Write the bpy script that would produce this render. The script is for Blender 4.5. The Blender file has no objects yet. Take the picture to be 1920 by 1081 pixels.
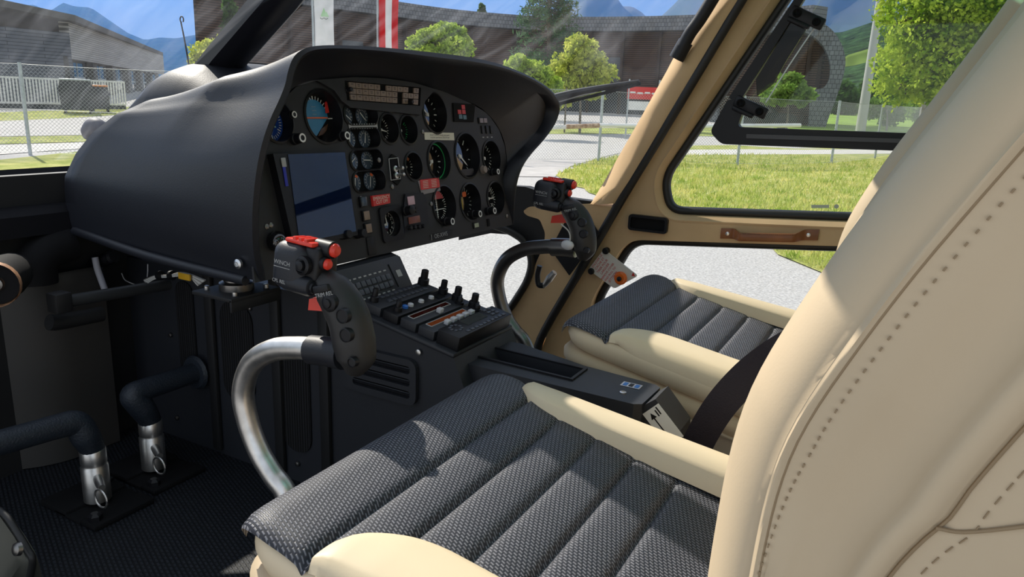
import bpy, bmesh, math, random
import numpy as np
from mathutils import Vector, Matrix
from mathutils.geometry import delaunay_2d_cdt
random.seed(7)
SC = bpy.context.scene
COL = SC.collection
PI = math.pi
# ------------------------------------------------------------------ camera
F = 1380.0
CX, CY = 960.0, 540.5
EYE = Vector((0, 0, 1.4))
ROT = Matrix(((0.87519182, -0.15180381, 0.45934179),
              (0.48225726, 0.19858519, -0.85322439),
              (0.03830424, 0.96825592, 0.24700863)))
cam_d = bpy.data.cameras.new('camera')
cam = bpy.data.objects.new('camera', cam_d)
COL.objects.link(cam)
cam_d.sensor_width = 36
cam_d.sensor_fit = 'HORIZONTAL'
cam_d.lens = F / 1920 * 36
cam_d.clip_start = 0.02
cam_d.clip_end = 20000
cam.matrix_world = Matrix.Translation(EYE) @ ROT.to_4x4()
SC.camera = cam


def ray(px, py):
    return (ROT @ Vector((px - CX, -(py - CY), -F))).normalized()


def onX(px, py, x):
    r = ray(px, py)
    return EYE + r * ((x - EYE.x) / r.x)


def onY(px, py, y):
    r = ray(px, py)
    return EYE + r * ((y - EYE.y) / r.y)


def onZ(px, py, z):
    r = ray(px, py)
    return EYE + r * ((z - EYE.z) / r.z)


def onP(px, py, p0, n):
    r = ray(px, py)
    return EYE + r * ((Vector(p0) - EYE).dot(n) / r.dot(n))


def hgt(d):
    """terrain: level around the helipad, rising gently beyond the road"""
    if d < 32:
        return 0.0
    if d < 95:
        return 0.02 * (d - 32)
    return 1.26 + 0.002 * (d - 95)


def onG(px, py):
    r = ray(px, py)
    k = math.hypot(r.x, r.y)
    lo, hi = 1.0, 600.0
    for _ in range(50):
        m = (lo + hi) / 2
        z = EYE.z + r.z / k * m
        if z > hgt(m):
            lo = m
        else:
            hi = m
    return Vector((r.x / k * lo, r.y / k * lo, hgt(lo)))


def far(px, py, d):
    """point at horizontal distance d on the bearing of a pixel"""
    r = ray(px, py)
    return EYE + r * (d / math.hypot(r.x, r.y))


# ------------------------------------------------------------------ materials
MATS = {}


def nodes_of(m):
    m.use_nodes = True
    nt = m.node_tree
    for n in list(nt.nodes):
        nt.nodes.remove(n)
    return nt, nt.nodes, nt.links


def mat(name, col, rough=0.5, metal=0.0, spec=0.5, var=None, bump=None, coat=0.0, emit=0.0, sss=0.0):
    """principled material; var=(scale, amount) mottles the colour; bump=(scale, strength, distance)"""
    if name in MATS:
        return MATS[name]
    m = bpy.data.materials.new(name)
    nt, N, L = nodes_of(m)
    out = N.new('ShaderNodeOutputMaterial')
    b = N.new('ShaderNodeBsdfPrincipled')
    L.new(b.outputs[0], out.inputs[0])
    b.inputs['Base Color'].default_value = (*col, 1)
    b.inputs['Roughness'].default_value = rough
    b.inputs['Metallic'].default_value = metal
    b.inputs['Specular IOR Level'].default_value = spec
    b.inputs['Coat Weight'].default_value = coat
    b.inputs['Coat Roughness'].default_value = 0.05
    if emit:
        b.inputs['Emission Color'].default_value = (*col, 1)
        b.inputs['Emission Strength'].default_value = emit
    tc = N.new('ShaderNodeTexCoord')
    if var:
        nz = N.new('ShaderNodeTexNoise')
        nz.inputs['Scale'].default_value = var[0]
        nz.inputs['Detail'].default_value = 6
        L.new(tc.outputs['Object'], nz.inputs['Vector'])
        cr = N.new('ShaderNodeValToRGB')
        a = var[1]
        cr.color_ramp.elements[0].position = 0.3
        cr.color_ramp.elements[1].position = 0.7
        cr.color_ramp.elements[0].color = (*[max(0, c * (1 - a)) for c in col], 1)
        c2 = var[2] if len(var) > 2 else [min(1, c * (1 + a)) for c in col]
        cr.color_ramp.elements[1].color = (*c2, 1)
        L.new(nz.outputs['Fac'], cr.inputs['Fac'])
        L.new(cr.outputs['Color'], b.inputs['Base Color'])
    if bump:
        nz = N.new('ShaderNodeTexNoise')
        nz.inputs['Scale'].default_value = bump[0]
        nz.inputs['Detail'].default_value = 4
        L.new(tc.outputs['Object'], nz.inputs['Vector'])
        bp = N.new('ShaderNodeBump')
        bp.inputs['Strength'].default_value = bump[1]
        bp.inputs['Distance'].default_value = bump[2]
        L.new(nz.outputs['Fac'], bp.inputs['Height'])
        L.new(bp.outputs[0], b.inputs['Normal'])
    MATS[name] = m
    return m


def mathn(N, L, op, a, b=None):
    n = N.new('ShaderNodeMath')
    n.operation = op
    for i, v in enumerate((a, b)):
        if v is None:
            continue
        if isinstance(v, (int, float)):
            n.inputs[i].default_value = v
        else:
            L.new(v, n.inputs[i])
    return n.outputs[0]


def weave_mat(name, dark, light, w, h, rough=0.85, bs=0.5, bd=0.0015, turn=0.0, mort=0.3, sp=0.25):
    """staggered woven dashes"""
    m = bpy.data.materials.new(name)
    nt, N, L = nodes_of(m)
    out = N.new('ShaderNodeOutputMaterial')
    b = N.new('ShaderNodeBsdfPrincipled')
    L.new(b.outputs[0], out.inputs[0])
    b.inputs['Roughness'].default_value = rough
    b.inputs['Specular IOR Level'].default_value = sp
    tc = N.new('ShaderNodeTexCoord')
    mp = N.new('ShaderNodeMapping')
    mp.inputs['Rotation'].default_value = (0, 0, turn)
    L.new(tc.outputs['Object'], mp.inputs['Vector'])
    br = N.new('ShaderNodeTexBrick')
    br.offset = 0.5
    br.inputs['Scale'].default_value = 1.0
    br.inputs['Brick Width'].default_value = w
    br.inputs['Row Height'].default_value = h
    br.inputs['Mortar Size'].default_value = h * mort
    br.inputs['Mortar Smooth'].default_value = 0.55
    br.inputs['Color1'].default_value = (*light, 1)
    br.inputs['Color2'].default_value = (*[c * 0.75 for c in light], 1)
    br.inputs['Mortar'].default_value = (*dark, 1)
    L.new(mp.outputs[0], br.inputs['Vector'])
    L.new(br.outputs['Color'], b.inputs['Base Color'])
    bp = N.new('ShaderNodeBump')
    bp.invert = True
    bp.inputs['Strength'].default_value = bs
    bp.inputs['Distance'].default_value = bd
    L.new(br.outputs['Fac'], bp.inputs['Height'])
    L.new(bp.outputs[0], b.inputs['Normal'])
    MATS[name] = m
    return m


def glass_mat(name, tint=(0.97, 0.98, 0.98), haze=0.0, refl=1.0):
    """thin pane: transparent with fresnel reflection and a little dusty scratch scatter"""
    m = bpy.data.materials.new(name)
    nt, N, L = nodes_of(m)
    out = N.new('ShaderNodeOutputMaterial')
    tr = N.new('ShaderNodeBsdfTransparent')
    tr.inputs[0].default_value = (*tint, 1)
    gl = N.new('ShaderNodeBsdfGlossy')
    gl.inputs['Roughness'].default_value = 0.02
    fr = N.new('ShaderNodeFresnel')
    fr.inputs[0].default_value = 1.35
    mx = N.new('ShaderNodeMixShader')
    L.new(mathn(N, L, 'MULTIPLY', fr.outputs[0], refl), mx.inputs[0])
    L.new(tr.outputs[0], mx.inputs[1])
    L.new(gl.outputs[0], mx.inputs[2])
    last = mx
    if haze:
        tc = N.new('ShaderNodeTexCoord')
        mp = N.new('ShaderNodeMapping')
        mp.inputs['Scale'].default_value = (2.0, 9.0, 2.0)
        mp.inputs['Rotation'].default_value = (0.4, 0.9, 0.5)
        L.new(tc.outputs['Object'], mp.inputs['Vector'])
        nz = N.new('ShaderNodeTexNoise')
        nz.inputs['Scale'].default_value = 3.0
        nz.inputs['Detail'].default_value = 8
        nz.inputs['Distortion'].default_value = 0.7
        L.new(mp.outputs[0], nz.inputs['Vector'])
        df = N.new('ShaderNodeBsdfTranslucent')
        df.inputs[0].default_value = (0.9, 0.93, 1.0, 1)
        p = mathn(N, L, 'POWER', nz.outputs['Fac'], 3.0)
        k = mathn(N, L, 'MULTIPLY', p, haze)
        m2 = N.new('ShaderNodeMixShader')
        L.new(k, m2.inputs[0])
        L.new(mx.outputs[0], m2.inputs[1])
        L.new(df.outputs[0], m2.inputs[2])
        last = m2
    L.new(last.outputs[0], out.inputs[0])
    MATS[name] = m
    return m


def leaf_mat(name, c1, c2):
    m = bpy.data.materials.new(name)
    nt, N, L = nodes_of(m)
    out = N.new('ShaderNodeOutputMaterial')
    tc = N.new('ShaderNodeTexCoord')
    nz = N.new('ShaderNodeTexNoise')
    nz.inputs['Scale'].default_value = 2.2
    L.new(tc.outputs['Object'], nz.inputs['Vector'])
    cr = N.new('ShaderNodeValToRGB')
    cr.color_ramp.elements[0].position = 0.35
    cr.color_ramp.elements[1].position = 0.65
    cr.color_ramp.elements[0].color = (*c1, 1)
    cr.color_ramp.elements[1].color = (*c2, 1)
    L.new(nz.outputs['Fac'], cr.inputs['Fac'])
    d = N.new('ShaderNodeBsdfDiffuse')
    t = N.new('ShaderNodeBsdfTranslucent')
    L.new(cr.outputs[0], d.inputs[0])
    L.new(cr.outputs[0], t.inputs[0])
    mx = N.new('ShaderNodeMixShader')
    mx.inputs[0].default_value = 0.45
    L.new(d.outputs[0], mx.inputs[1])
    L.new(t.outputs[0], mx.inputs[2])
    L.new(mx.outputs[0], out.inputs[0])
    MATS[name] = m
    return m


# ------------------------------------------------------------------ mesh builder
def frame(o, u, n):
    u = Vector(u).normalized()
    n = Vector(n).normalized()
    v = n.cross(u).normalized()
    u = v.cross(n)
    M = Matrix((u, v, n)).transposed().to_4x4()
    M.translation = Vector(o)
    return M


def catmull(pts, rad, sub):
    P = [np.array(p, float) for p in pts]
    out, ro = [], []
    n = len(P)
    for i in range(n - 1):
        p0 = P[i - 1] if i else 2 * P[0] - P[1]
        p3 = P[i + 2] if i + 2 < n else 2 * P[-1] - P[-2]
        for k in range(sub):
            t = k / sub
            q = 0.5 * (2 * P[i] + (P[i + 1] - p0) * t + (2 * p0 - 5 * P[i] + 4 * P[i + 1] - p3) * t * t
                       + (3 * P[i] - p0 - 3 * P[i + 1] + p3) * t ** 3)
            out.append(q)
            ro.append(rad[i] * (1 - t) + rad[i + 1] * t)
    out.append(P[-1])
    ro.append(rad[-1])
    return out, ro


def inside(p, poly):
    x, y = p[0], p[1]
    c = False
    j = len(poly) - 1
    for i in range(len(poly)):
        xi, yi = poly[i][0], poly[i][1]
        xj, yj = poly[j][0], poly[j][1]
        if (yi > y) != (yj > y) and x < (xj - xi) * (y - yi) / (yj - yi) + xi:
            c = not c
        j = i
    return c


def interp(x, tab):
    for (a, b), (c, d) in zip(tab, tab[1:]):
        if x <= c:
            t = max(0, (x - a) / (c - a))
            return b + (d - b) * t
    return tab[-1][1]


def circle(cx, cy, r, n=32, ry=None):
    ry = ry or r
    return [(cx + r * math.cos(2 * PI * k / n), cy + ry * math.sin(2 * PI * k / n)) for k in range(n)]


def rrect(cx, cy, w, h, r, n=5):
    o = []
    for sx, sy, a in ((1, 1, 0), (-1, 1, PI / 2), (-1, -1, PI), (1, -1, 1.5 * PI)):
        for k in range(n + 1):
            t = a + PI / 2 * k / n
            o.append((cx + sx * (w / 2 - r) + r * math.cos(t), cy + sy * (h / 2 - r) + r * math.sin(t)))
    return o


def tri_fill(outer, holes=(), extra=()):
    vs = [Vector((p[0], p[1])) for p in outer]
    es = [(i, (i + 1) % len(outer)) for i in range(len(outer))]
    for h in holes:
        b = len(vs)
        vs += [Vector((p[0], p[1])) for p in h]
        es += [(b + i, b + (i + 1) % len(h)) for i in range(len(h))]
    vs += [Vector((p[0], p[1])) for p in extra]
    r = delaunay_2d_cdt(vs, es, [], 0, 1e-7)
    V, T = r[0], r[2]
    out = []
    for t in T:
        c = sum((V[i] for i in t), Vector((0, 0))) / 3
        if inside(c, outer) and not any(inside(c, h) for h in holes):
            a, b_, c_ = (V[i] for i in t)
            if (b_ - a).cross(c_ - a) < 0:
                t = t[::-1]
            out.append(list(t))
    return V, out


class MB:
    def __init__(s):
        s.v, s.f = [], []

    def add(s, vs, fs, M=None):
        b = len(s.v)
        if M is not None:
            vs = [M @ Vector(p) for p in vs]
        s.v += [tuple(p) for p in vs]
        s.f += [[i + b for i in f] for f in fs]
        return s

    def box(s, c, d, M=None, bev=0.0, seg=2):
        bm = bmesh.new()
        bmesh.ops.create_cube(bm, size=1)
        for v in bm.verts:
            v.co = Vector((v.co.x * d[0] + c[0], v.co.y * d[1] + c[1], v.co.z * d[2] + c[2]))
        if bev:
            bmesh.ops.bevel(bm, geom=bm.edges[:], offset=bev, segments=seg, profile=0.5, affect='EDGES')
        bm.verts.index_update()
        s.add([v.co.copy() for v in bm.verts], [[v.index for v in f.verts] for f in bm.faces], M)
        bm.free()
        return s

    def tube(s, pts, r, n=16, sub=6, cap=True, flat=1.0):
        rad = [r] * len(pts) if isinstance(r, (int, float)) else list(r)
        P, Rr = catmull(pts, rad, sub) if sub > 1 else ([np.array(p, float) for p in pts], rad)
        P = [Vector(p) for p in P]
        T = [(P[min(i + 1, len(P) - 1)] - P[max(i - 1, 0)]).normalized() for i in range(len(P))]
        u = T[0].orthogonal().normalized()
        vs, fs = [], []
        for i, p in enumerate(P):
            if i:
                q = T[i - 1].rotation_difference(T[i])
                u = q @ u
            u = (u - T[i] * u.dot(T[i])).normalized()
            w = T[i].cross(u)
            for k in range(n):
                a = 2 * PI * k / n
                vs.append(p + (u * math.cos(a) + w * math.sin(a) * flat) * Rr[i])
        for i in range(len(P) - 1):
            for k in range(n):
                k2 = (k + 1) % n
                fs.append([i * n + k, i * n + k2, (i + 1) * n + k2, (i + 1) * n + k])
        if cap:
            fs.append(list(range(n))[::-1])
            fs.append([(len(P) - 1) * n + k for k in range(n)])
        return s.add(vs, fs)

    def lathe(s, prof, M, n=28, capa=True, capb=True):
        vs, fs = [], []
        for r, h in prof:
            for k in range(n):
                a = 2 * PI * k / n
                vs.append((r * math.cos(a), r * math.sin(a), h))
        for i in range(len(prof) - 1):
            for k in range(n):
                k2 = (k + 1) % n
                fs.append([i * n + k, i * n + k2, (i + 1) * n + k2, (i + 1) * n + k])
        if capa:
            fs.append(list(range(n))[::-1])
        if capb:
            fs.append([(len(prof) - 1) * n + k for k in range(n)])
        return s.add(vs, fs, M)

    def prism(s, outer, depth, M, holes=()):
        """2-D outline (counter-clockwise) filled at w=0 and given thickness towards -w"""
        V, T = tri_fill(outer, holes)
        s.add([(p[0], p[1], 0) for p in V], T, M)
        s.add([(p[0], p[1], -depth) for p in V], [t[::-1] for t in T], M)
        for lp, fl in [(outer, 0)] + [(h, 1) for h in holes]:
            n = len(lp)
            a = sum(lp[i][0] * lp[(i + 1) % n][1] - lp[(i + 1) % n][0] * lp[i][1] for i in range(n))
            if (a > 0) == bool(fl):
                lp = lp[::-1]
            vs = [(p[0], p[1], 0) for p in lp] + [(p[0], p[1], -depth) for p in lp]
            s.add(vs, [[i, i + n, (i + 1) % n + n, (i + 1) % n] for i in range(n)], M)
        return s

    def flat(s, outer, M, holes=()):
        V, T = tri_fill(outer, holes)
        return s.add([(p[0], p[1], 0) for p in V], T, M)

    def grid(s, rows, closed=False, cap0=False, cap1=False):
        n = len(rows[0])
        vs = [p for r in rows for p in r]
        fs = []
        for i in range(len(rows) - 1):
            for k in range(n if closed else n - 1):
                k2 = (k + 1) % n
                fs.append([i * n + k, i * n + k2, (i + 1) * n + k2, (i + 1) * n + k])
        if cap0:
            fs.append(list(range(n))[::-1])
        if cap1:
            fs.append([(len(rows) - 1) * n + k for k in range(n)])
        return s.add(vs, fs)

    def ball(s, c, r, nu=14, nv=10):
        r = (r, r, r) if isinstance(r, (int, float)) else r
        rows = []
        for i in range(nv + 1):
            t = PI * i / nv
            rows.append([(c[0] + r[0] * math.sin(t) * math.cos(2 * PI * k / nu), c[1] + r[1] * math.sin(t) * math.sin(2 * PI * k / nu), c[2] - r[2] * math.cos(t)) for k in range(nu)])
        return s.grid(rows, closed=True)

    def text(s, body, size, M, ex=0.0002, align='CENTER', space=1.0):
        cu = bpy.data.curves.new('lettering', 'FONT')
        cu.body = body
        cu.size = size
        cu.extrude = ex
        cu.align_x = align
        cu.align_y = 'CENTER'
        cu.space_line = space
        cu.resolution_u = 3
        o = bpy.data.objects.new('lettering', cu)
        COL.objects.link(o)
        dg = bpy.context.evaluated_depsgraph_get()
        me = o.evaluated_get(dg).to_mesh()
        s.add([v.co.copy() for v in me.vertices], [list(p.vertices) for p in me.polygons], M)
        o.evaluated_get(dg).to_mesh_clear()
        bpy.data.objects.remove(o)
        bpy.data.curves.remove(cu)
        return s

    def build(s, name, m, parent=None, angle=38, smooth=True, mats=None, pick=None):
        me = bpy.data.meshes.new(name)
        org = ORG.get(parent.name, Vector((0, 0, 0))) if parent else Vector((0, 0, 0))
        V = np.array(s.v, float).reshape(-1, 3) - np.array(org)
        me.from_pydata([tuple(p) for p in V], [], s.f)
        me.materials.append(m)
        if smooth:
            me.shade_smooth()
            me.set_sharp_from_angle(angle=math.radians(angle))
        o = bpy.data.objects.new(name, me)
        COL.objects.link(o)
        if parent:
            o.parent = parent
        ORG[o.name] = org
        return o


ORG = {}


def thing(name, label, cat, loc, group=None):
    o = bpy.data.objects.new(name, None)
    o.empty_display_size = 0.1
    COL.objects.link(o)
    o.location = Vector(loc)
    ORG[o.name] = Vector(loc)
    tag(o, label, cat, group)
    return o


def tag(o, label=None, cat=None, group=None, kind=None):
    if label:
        o['label'] = label
    if cat:
        o['category'] = cat
    if group:
        o['group'] = group
    if kind:
        o['kind'] = kind
    return o


def lab(o, label):
    o['label'] = label
    return o


def struct(o, label=None, cat=None):
    o['kind'] = 'structure'
    return tag(o, label, cat)


def copy_tree(o, offset, label=None):
    """a copy of a thing with copies of its parts and sub-parts"""
    r = o.copy()
    COL.objects.link(r)
    r.location = o.location + Vector(offset)
    ORG[r.name] = r.location.copy()
    if label:
        r['label'] = label
    for ch in list(o.children):
        c = ch.copy()
        COL.objects.link(c)
        c.parent = r
        ORG[c.name] = r.location.copy()
        for g in list(ch.children):
            d = g.copy()
            COL.objects.link(d)
            d.parent = c
    return r


# ------------------------------------------------------------------ palette
M_black = mat('black_plastic', (0.008, 0.008, 0.010), 0.45, spec=0.35)
M_blackmat = mat('matt_black', (0.006, 0.006, 0.007), 0.8, spec=0.2)
M_panel = mat('panel_grey_black', (0.016, 0.016, 0.018), 0.6, bump=(900, 0.15, 0.0006))
M_hood = mat('glareshield_skin', (0.010, 0.0115, 0.017), 0.50, bump=(420, 0.25, 0.0008))
M_cons = mat('console_paint', (0.021, 0.023, 0.029), 0.5, bump=(700, 0.2, 0.0005))
M_foot = mat('footwell_black', (0.008, 0.008, 0.009), 0.65)
M_white = mat('white_marking', (0.75, 0.75, 0.72), 0.5)
M_dimw = mat('grey_lettering', (0.38, 0.38, 0.37), 0.5)
M_red = mat('signal_red', (0.62, 0.03, 0.025), 0.45)
M_redb = mat('red_button', (0.75, 0.05, 0.03), 0.22)
M_orange = mat('orange_marking', (0.85, 0.16, 0.04), 0.5)
M_green = mat('green_marking', (0.03, 0.42, 0.12), 0.5)
M_steel = mat('brushed_steel', (0.74, 0.72, 0.69), 0.36, metal=1.0, var=(60, 0.15))
M_dsteel = mat('dull_dark_steel', (0.25, 0.24, 0.23), 0.35, metal=1.0)
M_grip = mat('grip_rubber', (0.022, 0.021, 0.021), 0.5, bump=(600, 0.2, 0.0006))
M_crinkle = mat('crinkle_blue_black', (0.016, 0.022, 0.032), 0.5, bump=(300, 0.6, 0.002))
M_leather = mat('cream_leather', (0.74, 0.61, 0.42), 0.5, spec=0.35, var=(7, 0.05), bump=(500, 0.12, 0.0006))
M_leather2 = mat('cream_leather_shaded', (0.58, 0.46, 0.31), 0.55, spec=0.3, var=(5, 0.05), bump=(500, 0.1, 0.0006))  # darker copy of the cream leather, side-face shade set into its colour
M_suede = mat('tan_suede', (0.60, 0.415, 0.235), 0.85, spec=0.15, var=(9, 0.1), bump=(350, 0.25, 0.0008))
M_skirt = mat('taupe_skirt', (0.50, 0.42, 0.32), 0.7, var=(8, 0.06))
M_saddle = mat('saddle_leather', (0.22, 0.075, 0.022), 0.4, var=(30, 0.2))
M_belt = mat('belt_webbing', (0.010, 0.007, 0.015), 0.6, bump=(500, 0.6, 0.001))
M_thread = mat('seam_thread', (0.30, 0.215, 0.125), 0.8)
M_dial = mat('dial_black_glass', (0.006, 0.006, 0.007), 0.04, spec=0.9)
M_dialb = mat('dial_blue_glass', (0.012, 0.055, 0.30), 0.06, spec=0.7)
M_sky = mat('attitude_blue', (0.03, 0.22, 0.42), 0.25)
M_brown = mat('attitude_brown', (0.10, 0.045, 0.02), 0.3)
M_dialg = mat('dial_slate', (0.055, 0.075, 0.10), 0.12)
M_screen = mat('screen_glass', (0.003, 0.009, 0.035), 0.03, spec=0.45)
M_lamp = mat('lamp_lens_tan', (0.26, 0.185, 0.135), 0.3)
M_pink = mat('pink_lens', (0.62, 0.40, 0.45), 0.35)
M_cream = mat('cream_placard', (0.72, 0.68, 0.55), 0.6)
M_seal = mat('rubber_seal', (0.012, 0.012, 0.012), 0.5)
M_alu = mat('bare_aluminium', (0.7, 0.7, 0.7), 0.35, metal=1.0)
M_fabric = weave_mat('woven_seat_fabric', (0.010, 0.012, 0.021), (0.21, 0.21, 0.24), 0.0060, 0.0034, turn=0.35, mort=0.40, rough=0.55, sp=0.6)
M_mat = weave_mat('ribbed_floor_mat', (0.006, 0.007, 0.009), (0.022, 0.025, 0.032), 0.011, 0.0065, rough=0.6, turn=0.4)
M_mesh = weave_mat('perforated_grille', (0.004, 0.004, 0.004), (0.02, 0.02, 0.022), 0.006, 0.006)
M_glass = glass_mat('clear_pane', haze=0.012, refl=0.45)
M_wind = glass_mat('windscreen_pane', haze=0.18, refl=0.8)
M_tint = glass_mat('sliding_pane', tint=(0.95, 0.96, 0.95), haze=0.012, refl=0.45)


def W(x, y, z):
    """cabin coordinates: height counted from eye level"""
    return Vector((x, y, z + 1.4))


# ================================================================== INSTRUMENT PANEL
TILT = math.radians(10)
PN = Vector((math.cos(TILT), 0, math.sin(TILT)))
P0 = W(-0.845, 0, -0.275)
PF = frame(P0, (0, 1, 0), PN)
PFI = PF.inverted()


def puv(px, py):
    q = PFI @ onP(px, py, P0, PN)
    return (q.x, q.y)


def pf(u, v, w=0.0, rot=0.0):
    return PF @ Matrix.Translation((u, v, w)) @ Matrix.Rotation(rot, 4, 'Z')


panel = thing('instrument_panel', 'dark grey instrument panel under a black hood with dials, a tablet navigator and red placards', 'instrument panel', W(-0.85, 1.16, -0.28))
outline = [puv(*p) for p in ((478, 530), (622, 498), (793, 459), (961, 421), (954, 340), (947, 275), (936, 243), (915, 213), (880, 192), (832, 171), (790, 160), (740, 150), (660, 146), (600, 150), (555, 163), (520, 198), (496, 250), (478, 330), (468, 430))]
HOLES = []
GA = []


def needle(mb, u, v, w, ang, ln, wd, tail=0.2):
    M = pf(u, v, w, ang)
    mb.add([(-wd, -ln * tail, 0), (wd, -ln * tail, 0), (wd * 0.7, ln * 0.7, 0), (0, ln, 0), (-wd * 0.7, ln * 0.7, 0)], [[0, 1, 2, 3, 4]], M)


def ticks(mb, u, v, w, r, n, a0, a1, ln, wd):
    for i in range(n):
        a = a0 + (a1 - a0) * i / max(1, n - 1)
        k = 1.5 if i % 5 == 0 else 1.0
        M = pf(u, v, w, -a)
        mb.add([(-wd * k, r - ln * k, 0), (wd * k, r - ln * k, 0), (wd * k, r, 0), (-wd * k, r, 0)], [[0, 1, 2, 3]], M)


def arc(mb, u, v, w, r0, r1, a0, a1, n=20):
    vs = []
    for i in range(n + 1):
        a = a0 + (a1 - a0) * i / n
        vs += [(u + r0 * math.sin(a), v + r0 * math.cos(a), w), (u + r1 * math.sin(a), v + r1 * math.cos(a), w)]
    mb.add(vs, [[2 * i, 2 * i + 2, 2 * i + 3, 2 * i + 1] for i in range(n)], PF)


def cup(mb, loop, depth, lip=0.0035, up=0.003):
    """recess wall with a raised rim"""
    n = len(loop)
    cu = sum(p[0] for p in loop) / n
    cv = sum(p[1] for p in loop) / n
    ext = max(math.hypot(p[0] - cu, p[1] - cv) for p in loop)
    k = 1 + lip / ext

    def ring(s, w):
        return [PF @ Vector((cu + (p[0] - cu) * s, cv + (p[1] - cv) * s, w)) for p in loop]
    mb.grid([ring(k, -0.0005), ring(k, up * 0.6), ring(1.0, up), ring(0.99, -0.001), ring(0.97, -depth)], closed=True)


def gauge(name, cx, yt, yb, face=None, depth=0.02, label=None, kind='plain', n=21, a0=-2.4, a1=2.4, nd=0.6, mk=None):
    u, v = puv(cx, (yt + yb) / 2)
    r = abs(puv(cx, yt)[1] - puv(cx, yb)[1]) / 2
    loop = circle(u, v, r, 40)
    HOLES.append(circle(u, v, r * 1.0, 40))
    mb = MB()
    cup(mb, loop, depth)
    g = mb.build(name, M_black, panel)
    if label:
        lab(g, label)
    w = -depth
    MB().flat(circle(u, v, r * 0.985, 40), PF @ Matrix.Translation((0, 0, w))).build('dial_face', face or M_dial, g)
    t = MB()
    ticks(t, u, v, w + 0.0008, r * 0.86, n, a0, a1, r * 0.16, r * 0.018)
    t.build('dial_markings', mk or M_white, g)
    q = MB()
    needle(q, u, v, w + 0.002, nd, r * 0.72, r * 0.05)
    q.lathe([(r * 0.11, 0), (r * 0.09, 0.003)], pf(u, v, w), 14)
    q.build('needle', M_white, g)
    return g, u, v, r, w


def knob(par, px, py, r=0.007, ln=0.022, ring=True, uv=None):
    u, v = uv or puv(px, py)
    k = MB().lathe([(r * 1.15, 0), (r * 1.15, ln * 0.35), (r, ln * 0.4), (r, ln - 0.001), (r * 0.85, ln)], pf(u, v, 0), 18).build('adjusting_knob', M_black, par)
    if ring:
        m = MB()
        arc(m, u, v, ln + 0.0006, r * 0.55, r * 0.9, 0, 2 * PI, 18)
        m.build('knob_mark', M_white, k)
    return k


# -- attitude indicator
g, u, v, r, w = gauge('attitude_indicator', 607, 170, 267, nd=9, kind='att', n=11, a0=-1.0, a1=1.0)
for c in list(g.children):
    if c.name.startswith('needle'):
        bpy.data.objects.remove(c)
rr = r * 0.72
m = MB()
m.flat([(u + rr * math.cos(a), v + rr * math.sin(a)) for a in [PI * k / 24 - 0.0 for k in range(25)]] + [(u - rr, v - rr * 0.25), (u - rr * 0.1, v - rr * 0.05), (u + rr * 0.6, v - rr * 0.5)][:0], PF @ Matrix.Translation((0, 0, w + 0.001)))
m.flat([(u - rr, v), (u - rr * 0.93, v - rr * 0.35), (u - rr * 0.7, v - rr * 0.7), (u - rr * 0.4, v - rr * 0.9), (u - rr * 0.1, v - rr * 0.96), (u + rr * 0.9, v - rr * 0.05), (u + rr, v)], PF @ Matrix.Translation((0, 0, w + 0.001)))
m.build('sky_disc', M_sky, g)
m = MB()
m.flat([(u - rr * 0.02, v - rr * 0.98), (u + rr * 0.4, v - rr * 0.9), (u + rr * 0.72, v - rr * 0.68), (u + rr * 0.93, v - rr * 0.3), (u + rr * 0.3, v - rr * 0.6)], PF @ Matrix.Translation((0, 0, w + 0.0016)))
m.build('ground_disc', M_brown, g)
m = MB()
m.box((u, v, w + 0.004), (rr * 1.7, 0.0022, 0.001), PF)
m.flat(circle(u - rr * 0.85, v + rr * 0.55, rr * 0.13, 14), PF @ Matrix.Translation((0, 0, w + 0.002)))
m.build('horizon_bar', M_orange, g)
m = MB()
m.flat([(u + rr * 0.78, v + rr * 0.25), (u + rr * 1.1, v + rr * 0.3), (u + rr * 1.05, v + rr * 0.95), (u + rr * 0.85, v + rr * 0.85)], PF @ Matrix.Translation((0, 0, w + 0.003)))
m.build('warning_flag', M_red, g)
m = MB()
m.box((u + rr * 1.1, v - 0.001, w + 0.003), (rr * 0.35, 0.0016, 0.0006), PF)
m.build('index_mark', M_white, g)
for k in range(3):
    MB().box((u - rr * 0.1, v + rr * (0.2 + 0.2 * k), w + 0.003), (rr * 0.35, 0.001, 0.0004), PF).build('pitch_line', mat('pitch_grey', (0.2, 0.35, 0.45), 0.5), g)
knob(g, 638, 256, 0.0075, 0.016)
# -- heading indicator half hidden by the hood
g, u, v, r, w = gauge('heading_indicator', 519, 188, 266, face=M_dialb, n=37, a0=-PI, a1=PI, nd=0.5, label='blue faced compass dial')
m = MB()
for a in (0.2, 2.3, 4.2):
    needle(m, u, v, w + 0.0025, a, r * 0.5, r * 0.09, 0.0)
m.build('course_pointer', mat('pale_green_paint', (0.45, 0.7, 0.55), 0.5), g)
knob(g, 0, 0, 0.008, 0.02, uv=(u + r * 0.9, v - r * 0.9))
knob(g, 0, 0, 0.006, 0.006, uv=(u + r * 1.05, v + r * 0.3))


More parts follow.
